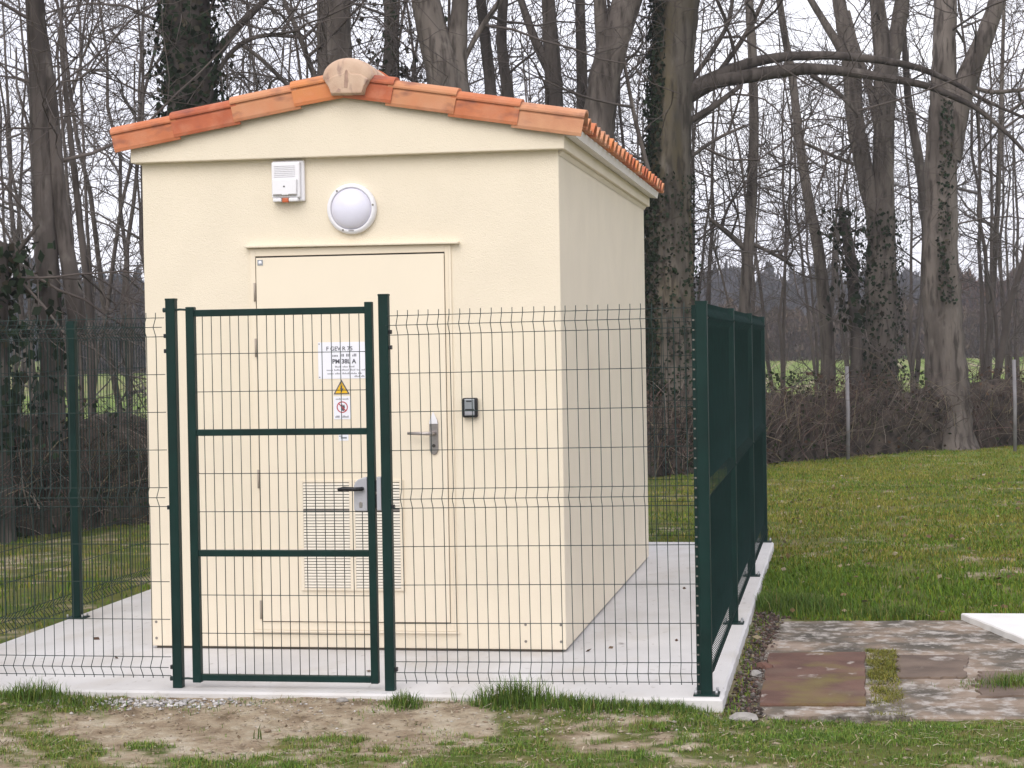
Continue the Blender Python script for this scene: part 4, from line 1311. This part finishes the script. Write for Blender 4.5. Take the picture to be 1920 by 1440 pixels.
def far_row(name, label, x0, x1, D, h, depth, n, size, cols, seed, kind='stuff', h_var=.5, gapn=.0):
    """a far belt of scrub or wood: many twig sized faces through its volume, between two photograph columns"""
    px = rng.uniform(x0, x1, n); dd = D + rng.uniform(-depth, depth, n)
    base = CAM_LOC + dd[:, None] * (AX_F[None] + AX_R[None] * ((px - 960) / FPX)[:, None])
    top = h * (1 - h_var * .5 + h_var * fbm(px * D / 9000, dd * 0, 2.2, seed) + h_var * .5 * (fbm(px * D / 9000, dd * 0, 9.0, seed + 4) - .5))
    zt = rng.uniform(0, 1, n) ** .8 * top
    pos = np.stack([base[:, 0], base[:, 1], ground_z(base[:, 0], base[:, 1]) + zt], 1)
    u = np.stack([rng.normal(0, .35, n), rng.normal(0, .35, n), np.ones(n)], 1); u /= np.linalg.norm(u, axis=1, keepdims=True)
    w = np.cross(u, rng.normal(size=(n, 3))); w /= np.linalg.norm(w, axis=1, keepdims=True)
    s1 = (size * rng.uniform(.5, 1.5, n))[:, None]; s2 = s1 * rng.uniform(.18, .5, n)[:, None]
    V = np.stack([pos - u * s1 * .5 - w * s2 * .5, pos - u * s1 * .5 + w * s2 * .5, pos + u * s1 * .6 + w * s2 * .12, pos + u * s1 * .6 - w * s2 * .12], 1).reshape(-1, 3)
    ca = np.array(cols)[rng.integers(0, len(cols), n)] * rng.uniform(.65, 1.35, (n, 1))
    o = link(name, np_mesh(name, V, np.arange(4 * n).reshape(n, 4), False, np.repeat(ca, 4, axis=0)), M['far_wood'])
    tag(o, label, 'woods', kind=kind)
    return o


far_row('far_woods', 'haze-blue dark wood beyond the field at the left', -500, 420, 190, 8.2, 12, 50000, .7, [(.035, .045, .060), (.045, .050, .060), (.030, .040, .050)], 51)  # the blue cast of distant haze is painted into these colours
far_row('far_woods', 'brownish bare scrub in front of the bluish wood at the left', 90, 560, 120, 4.9, 7, 50000, .35, [(.075, .062, .060), (.060, .050, .050), (.090, .075, .068)], 57)
far_row('far_woods', 'grey wood on the skyline between the trunks at the right', 1150, 1760, 230, 8.0, 15, 50000, .7, [(.060, .058, .066), (.075, .068, .070), (.050, .048, .055)], 61)
far_row('far_hedge', 'brown field hedge behind the far strip of green at the right', 1150, 2300, 125, 3.3, 6, 60000, .30, [(.095, .068, .052), (.075, .052, .042), (.120, .090, .065)], 67)
far_row('far_hedge', 'reddish brown thicket on the skyline at the right edge', 1760, 2400, 150, 6.0, 8, 45000, .40, [(.120, .068, .045), (.095, .058, .042), (.080, .055, .045)], 71)

# ================================================================== GRASS, STONES, LEAVES


def blades(name, xy, h, w, cols, lean=.5, kind='stuff'):
    n = len(xy)
    z = ground_z(xy[:, 0], xy[:, 1])
    a = rng.uniform(0, 2 * PI, n); dx, dy = np.cos(a), np.sin(a)
    ln = rng.uniform(.1, 1.0, n) * lean * h
    p0 = np.stack([xy[:, 0], xy[:, 1], z - .006], 1)
    side = np.stack([-dy, dx, np.zeros(n)], 1) * (w * .5)[:, None]
    fw = np.stack([dx, dy, np.zeros(n)], 1)
    m1 = p0 + fw * (ln * .35)[:, None] + np.array([0, 0, 1.0]) * (h * .6)[:, None]
    t1 = p0 + fw * ln[:, None] + np.array([0, 0, 1.0]) * (h * (1 - .25 * ln / np.maximum(h, 1e-4)))[:, None]
    V = np.stack([p0 - side, p0 + side, m1 + side * .75, m1 - side * .75, t1 + side * .12, t1 - side * .12], 1).reshape(-1, 3)
    b_ = (np.arange(n) * 6)[:, None]
    F = np.concatenate([b_ + np.array([[0, 1, 2, 3]]), b_ + np.array([[3, 2, 4, 5]])])
    o = link(name, np_mesh(name, V, F, False, np.repeat(cols, 6, axis=0)), M['blade'])
    o['kind'] = kind
    return o


GREENS = np.array([[.085, .155, .020], [.115, .175, .026], [.160, .175, .034], [.205, .180, .055], [.058, .120, .016], [.27, .21, .10]])


def grass_cols(n, xy, fresh=0.5):
    y = fbm(xy[:, 0], xy[:, 1], .9, 81)[:, None] - .5
    p = np.clip(np.array([.22, .24, .20, .16, .12, .06])[None] + y * np.array([-.4, -.2, .2, .45, -.25, .2])[None] + (fresh - .5) * np.array([.3, .2, -.1, -.3, .2, -.2])[None], .005, None)
    p /= p.sum(1, keepdims=True)
    k = (rng.random((n, 1)) > np.cumsum(p, 1)).sum(1).clip(0, 5)
    return GREENS[k] * rng.uniform(.7, 1.3, (n, 1))


def off_slab(xy, m_=.01):
    return ~((xy[:, 0] > SX0 - m_) & (xy[:, 0] < SX1 + m_) & (xy[:, 1] > SY0 - m_) & (xy[:, 1] < SY1 + m_))


def paved(xy):
    return (xy[:, 0] > .20) & (xy[:, 0] < 3.3) & (xy[:, 1] > -.20) & (xy[:, 1] < 3.32)


# strip in front of the slab
n = 270000
xy = np.stack([rng.uniform(-4.2, 2.6, n), rng.uniform(-1.75, .35, n)], 1)
s_m = soil_mask(xy[:, 0], xy[:, 1])
tuft = fbm(xy[:, 0], xy[:, 1], 5.0, 91)
dens = np.clip((1 - s_m) ** 1.3 * (.12 + 1.2 * sstep(.36, .66, tuft)) + .12 * sstep(.54, .74, tuft), 0, 1)
keep = (rng.random(n) < dens) & off_slab(xy) & ~paved(xy)
xy = xy[keep]; n = len(xy)
hh = rng.uniform(.012, .036, n) * (.65 + .8 * fbm(xy[:, 0], xy[:, 1], 3.0, 93))
blades('short_grass', xy, hh, rng.uniform(.0022, .0045, n), grass_cols(n, xy, .62) * 1.3, .9)
# lawn right of and behind the slab, and left of it
n = 330000
yy = rng.uniform(0, 1, n) ** 1.25 * 26 - .2
xx = np.where(rng.random(n) < .86, rng.uniform(0, 1, n) * (1.95 + yy * .27) + .09 - np.where(yy > 7.5, 2.2, 0) * rng.random(n), rng.uniform(-9, -4.45, n))
xy = np.stack([xx, yy], 1)
ht, hn = hedge_at(np.interp(xy[:, 1], hp_[:, 1], hd))
before = xy[:, 0] > ht[:, 0] - .1
tuft = fbm(xy[:, 0], xy[:, 1], 2.6, 95)
strip_ = (xy[:, 0] > .05) & (xy[:, 0] < .30) & (xy[:, 1] < 3.5) & (rng.random(n) < .85)
keep = off_slab(xy) & ~paved(xy) & ~strip_ & before & (rng.random(n) < .25 + 1.2 * sstep(.30, .6, tuft))
xy = xy[keep]; n = len(xy)
lush = np.exp(-((xy[:, 1] - 4.6) / 1.4) ** 2)
hh = rng.uniform(.018, .05, n) * (.6 + .8 * fbm(xy[:, 0], xy[:, 1], 1.6, 97)) * (1 + .5 * lush)
fr_ = np.clip(.45 + .60 * lush - .15 * sstep(6, 14, xy[:, 1]), 0, 1)[:, None]
cols = grass_cols(n, xy, fr_) * np.array([[1.14, 1.15, .60]])
blades('lawn_grass', xy, hh, rng.uniform(.004, .008, n) * (1 + xy[:, 1] * .03), cols, .8)


def clump(cx, cy, rx, ry, n, h0, h1, fresh=.9, w=(.003, .006), lean=.7, name='grass_tuft', label=None, kind='thing'):
    xy = np.stack([rng.normal(cx, rx, n), rng.normal(cy, ry, n)], 1)
    xy = xy[off_slab(xy, -.002)]; n = len(xy)
    r_ = np.exp(-(((xy[:, 0] - cx) / (rx * 1.6)) ** 2))
    o = blades(name, xy, rng.uniform(h0, h1, n) * (.5 + .6 * r_), rng.uniform(*w, n), grass_cols(n, xy, fresh), lean, kind=kind if label else 'stuff')
    if label: tag(o, label, 'grass tuft')
    return o


clump(-.94, -.20, .12, .05, 900, .05, .17, .95, label='tall bright grass tuft leaning on the slab edge below the wire panel')
clump(-.62, -.22, .20, .06, 1500, .03, .085, .8, label='low wide grass tuft right of the tall one at the slab edge')
clump(-.18, -.20, .14, .05, 900, .02, .07, .7, label='low grass tuft at the front right corner of the slab')
clump(-1.52, -.27, .055, .05, 420, .03, .085, .95, label='small round green tuft on bare earth right of the gate', kind='stuff')
clump(-3.52, -.24, .11, .05, 700, .04, .12, .85, label='grass tuft at the slab edge in the left corner of the picture', kind='stuff')
clump(-3.25, -.33, .14, .06, 800, .02, .06, .8, label='low grass tuft beside the white chippings at the left', kind='stuff')
clump(-2.05, -1.02, .012, .012, 5, .06, .10, .9, (.006, .010), .5, label='single tiny weed sprout on the bare earth before the gate')
clump(.36, 3.75, .20, .14, 2600, .04, .15, 1.0, label='lush dark green grass clump behind the old paving by the fence')
clump(1.02, 3.5, .16, .08, 1200, .04, .11, .9, label='grass clump on the back edge of the old paving')
clump(1.62, .78, .16, .08, 1200, .03, .10, .9, label='weed clump on the paving right of the covers')
n = 15000
xy = np.stack([rng.uniform(.822, .99, n), rng.uniform(-.1, 1.95, n)], 1)
xy = xy[rng.random(n) < sstep(.25, .5, fbm(xy[:, 0], xy[:, 1], 6, 99)) + .25]; n = len(xy)
mc = np.array([[.17, .165, .025], [.21, .185, .035], [.13, .145, .022]])[rng.integers(0, 3, n)] * rng.uniform(.7, 1.3, (n, 1))
blades('moss_strip', xy, rng.uniform(.02, .05, n), rng.uniform(.004, .008, n), mc, 1.2)


def chips(name, xy, size, cols, squash=.5, lift=0.3):
    """little angular stones"""
    n = len(xy)
    oct_ = np.array([[1, 0, 0], [0, 1, 0], [-1, 0, 0], [0, -1, 0], [0, 0, 1], [0, 0, -1]], float)
    tri = np.array([[0, 1, 4], [1, 2, 4], [2, 3, 4], [3, 0, 4], [1, 0, 5], [2, 1, 5], [3, 2, 5], [0, 3, 5]])
    V = oct_[None] * rng.uniform(.55, 1.3, (n, 6, 1)); V = V + rng.normal(0, .12, V.shape)
    a = rng.uniform(0, 2 * PI, n); ca, sa = np.cos(a)[:, None], np.sin(a)[:, None]
    X = V[..., 0] * ca - V[..., 1] * sa; Y = V[..., 0] * sa + V[..., 1] * ca
    V = np.stack([X, Y * .75, V[..., 2] * squash], -1) * size[:, None, None]
    V[..., 0] += xy[:, :1]; V[..., 1] += xy[:, 1:2]; V[..., 2] += (ground_z(xy[:, 0], xy[:, 1]) + size * lift)[:, None]
    F = (np.arange(n) * 6)[:, None, None] + tri[None]
    o = link(name, np_mesh(name, V.reshape(-1, 3), F.reshape(-1, 3), False, np.repeat(cols, 6, axis=0)), M['stone']); o['kind'] = 'stuff'
    return o


M['stone'] = material('stone_chips', (0.95, 0.95, 0.95), 0.85, 0.05, 20.0, attr='tint', spec=0.2)
n = 420
xy = np.stack([rng.normal(-2.92, .30, n), rng.normal(-.27, .055, n)], 1); xy = xy[off_slab(xy, .02)]
chips('white_chippings', xy, rng.uniform(.004, .020, len(xy)), np.array([[.50, .48, .47]]) * rng.uniform(.5, 1.25, (len(xy), 1)))
n = 1100
xy = np.stack([rng.uniform(-3.6, .2, n), -.13 - np.abs(rng.normal(0, .30, n))], 1); xy = xy[off_slab(xy, .015)]
pal_ = np.array([[.46, .42, .38], [.36, .29, .22], [.30, .24, .18], [.52, .49, .46], [.38, .30, .23]])
chips('gravel', xy, rng.uniform(.003, .012, len(xy)) * rng.choice([.7, 1, 1.6], len(xy), p=[.6, .32, .08]), pal_[rng.integers(0, 5, len(xy))] * rng.uniform(.7, 1.2, (len(xy), 1)))
n = 1500
xy = np.stack([rng.uniform(-3.9, .6, n), rng.uniform(-1.7, -.15, n)], 1); xy = xy[rng.random(n) < .15 + soil_mask(xy[:, 0], xy[:, 1])]
pal_ = np.array([[.34, .265, .195], [.28, .21, .15], [.38, .31, .235], [.24, .18, .125], [.44, .38, .30]])
chips('soil_clods', xy, rng.uniform(.005, .020, len(xy)) * rng.choice([.6, 1, 1.5], len(xy), p=[.6, .3, .1]), pal_[rng.integers(0, 5, len(xy))] * rng.uniform(.8, 1.15, (len(xy), 1)), .45, .1)
n = 2600
xy = np.stack([rng.uniform(-4.0, 2.4, n), rng.uniform(-1.7, -.15, n)], 1); xy = xy[off_slab(xy, .03) & ~paved(xy)]; n = len(xy)
a = rng.uniform(0, 2 * PI, n); L_ = rng.uniform(.02, .07, n); w_ = rng.uniform(.0015, .004, n)
zc = ground_z(xy[:, 0], xy[:, 1]) + rng.uniform(.006, .022, n)
c3 = np.stack([xy[:, 0], xy[:, 1], zc], 1); dv = np.stack([np.cos(a), np.sin(a), rng.normal(0, .18, n)], 1) * L_[:, None] * .5; sv = np.stack([-np.sin(a), np.cos(a), np.zeros(n)], 1) * w_[:, None]
V = np.stack([c3 - dv - sv, c3 - dv + sv, c3 + dv + sv * .4, c3 + dv - sv * .4], 1).reshape(-1, 3)
sc_ = np.array([[.36, .30, .19], [.28, .22, .13], [.45, .39, .28], [.16, .12, .07]])[rng.integers(0, 4, n)] * rng.uniform(.7, 1.2, (n, 1))
o = link('dry_straw', np_mesh('dry_straw', V, np.arange(4 * n).reshape(n, 4), False, np.repeat(sc_, 4, axis=0)), M['blade']); o['kind'] = 'stuff'
n = 1900
xy = np.stack([rng.normal(.185, .06, n), rng.uniform(-.35, 3.6, n)], 1); xy = xy[(xy[:, 0] > .10) & (xy[:, 0] < .33)]
pal_ = np.array([[.10, .065, .055], [.15, .09, .075], [.07, .055, .045], [.24, .21, .19], [.15, .11, .085]])
chips('rubble', xy, rng.uniform(.006, .020, len(xy)), pal_[rng.integers(0, 5, len(xy))] * rng.uniform(.4, 1.0, (len(xy), 1)), .6)


def stone(x, y, s, colr, label):
    me = MB(); bm = bmesh.new(); bmesh.ops.create_icosphere(bm, subdivisions=2, radius=s)
    for v in bm.verts:
        v.co = Vector((v.co.x * 1.3, v.co.y * .85, v.co.z * .6)) * (1 + random.uniform(-.16, .16))
    m_ = bpy.data.meshes.new('stone'); bm.to_mesh(m_); bm.free()
    o = link('stone', m_, colr); o.location = (x, y, float(ground_z(x, y)) + s * .3); o.rotation_euler = (0, 0, random.uniform(0, 6)); tag(o, label, 'stone')


M['white_stone'] = material('whitish_stone', (0.32, 0.30, 0.28), 0.9, 0.2, 12.0, bump=.4, bump_scale=40)
M['brown_stone'] = material('brown_stone', (0.16, 0.085, 0.065), 0.9, 0.2, 12.0, bump=.4, bump_scale=40)
stone(.205, .98, .040, M['white_stone'], 'white round stone against the right edge of the slab')
stone(.245, 1.22, .045, M['brown_stone'], 'reddish stone behind the white one along the slab edge')
stone(.20, -.30, .055, M['white_stone'], 'flat whitish stone at the front right corner of the slab')
stone(-2.86, -.27, .028, M['white_stone'], 'biggest whitish stone in the chippings left of the gate')
stone(-1.86, -.19, .026, M['white_stone'], 'pale stone on the earth under the right gate post')

# fallen leaves
n = 520
yy = rng.uniform(0, 1, n) ** 1.2 * 20 + .2
xy = np.stack([rng.uniform(0, 1, n) * (1.9 + yy * .25) + .1, yy], 1); xy = xy[off_slab(xy, .02) & ~paved(xy)]; n = len(xy)
pos = np.stack([xy[:, 0], xy[:, 1], ground_z(xy[:, 0], xy[:, 1]) + rng.uniform(.02, .05, n)], 1)
cols = np.array([[.28, .23, .14], [.34, .29, .20], [.14, .085, .05], [.22, .15, .08]])[rng.integers(0, 4, n)]
up_ = np.tile(np.array([[0, 0, 1.0]]), (n, 1))
o = link('fallen_leaves', leaves_mesh('fallen_leaves', pos, .042, cols, up_), M['ivy']); o['kind'] = 'stuff'
n = 500
xy = np.stack([rng.uniform(-3.6, 1.6, n), -.2 - rng.uniform(0, 1.2, n)], 1)
pos = np.stack([xy[:, 0], xy[:, 1], ground_z(xy[:, 0], xy[:, 1]) + rng.uniform(.004, .014, n)], 1)
cols = np.array([[.28, .23, .16], [.36, .31, .24], [.20, .15, .10], [.33, .26, .17]])[rng.integers(0, 4, n)]
o = link('fallen_leaves', leaves_mesh('fallen_leaves', pos, .020, cols, np.tile(np.array([[0, 0, 1.0]]), (n, 1))), M['ivy']); o['kind'] = 'stuff'

# dead leaves blown onto the slab
pts = [(-.62, 1.62), (-.66, 1.45), (-.78, 1.33), (-.30, 1.75), (-.22, 3.1), (-.15, 2.4), (-1.9, .55), (-2.6, .42), (-3.5, .9), (-3.9, 1.6), (-1.2, .35), (-.45, 4.2), (-.35, .6), (-3.7, 2.9)]
pos = np.array([(x, y, .006) for x, y in pts])
cols = np.array([[.10, .06, .04], [.16, .11, .07]])[rng.integers(0, 2, len(pts))]
o = link('fallen_leaves', leaves_mesh('fallen_leaves', pos, .035, cols, np.tile(np.array([[0, 0, 1.0]]), (len(pts), 1))), M['ivy']); o['kind'] = 'stuff'

# ------------------------------------------------------------------ thin winter haze
hz = bpy.data.materials.new('winter_haze'); hz.use_nodes = True
hz.node_tree.nodes.clear()
ho = hz.node_tree.nodes.new('ShaderNodeOutputMaterial'); hv = hz.node_tree.nodes.new('ShaderNodeVolumePrincipled')
hv.inputs['Color'].default_value = (0.90, 0.92, 1.0, 1); hv.inputs['Density'].default_value = 0.0008
hz.node_tree.links.new(hv.outputs['Volume'], ho.inputs['Volume'])
tag(link('haze', MB().box(-740, 740, -80, 1240, -1.4, 18.0).mesh('haze'), hz), kind='stuff')
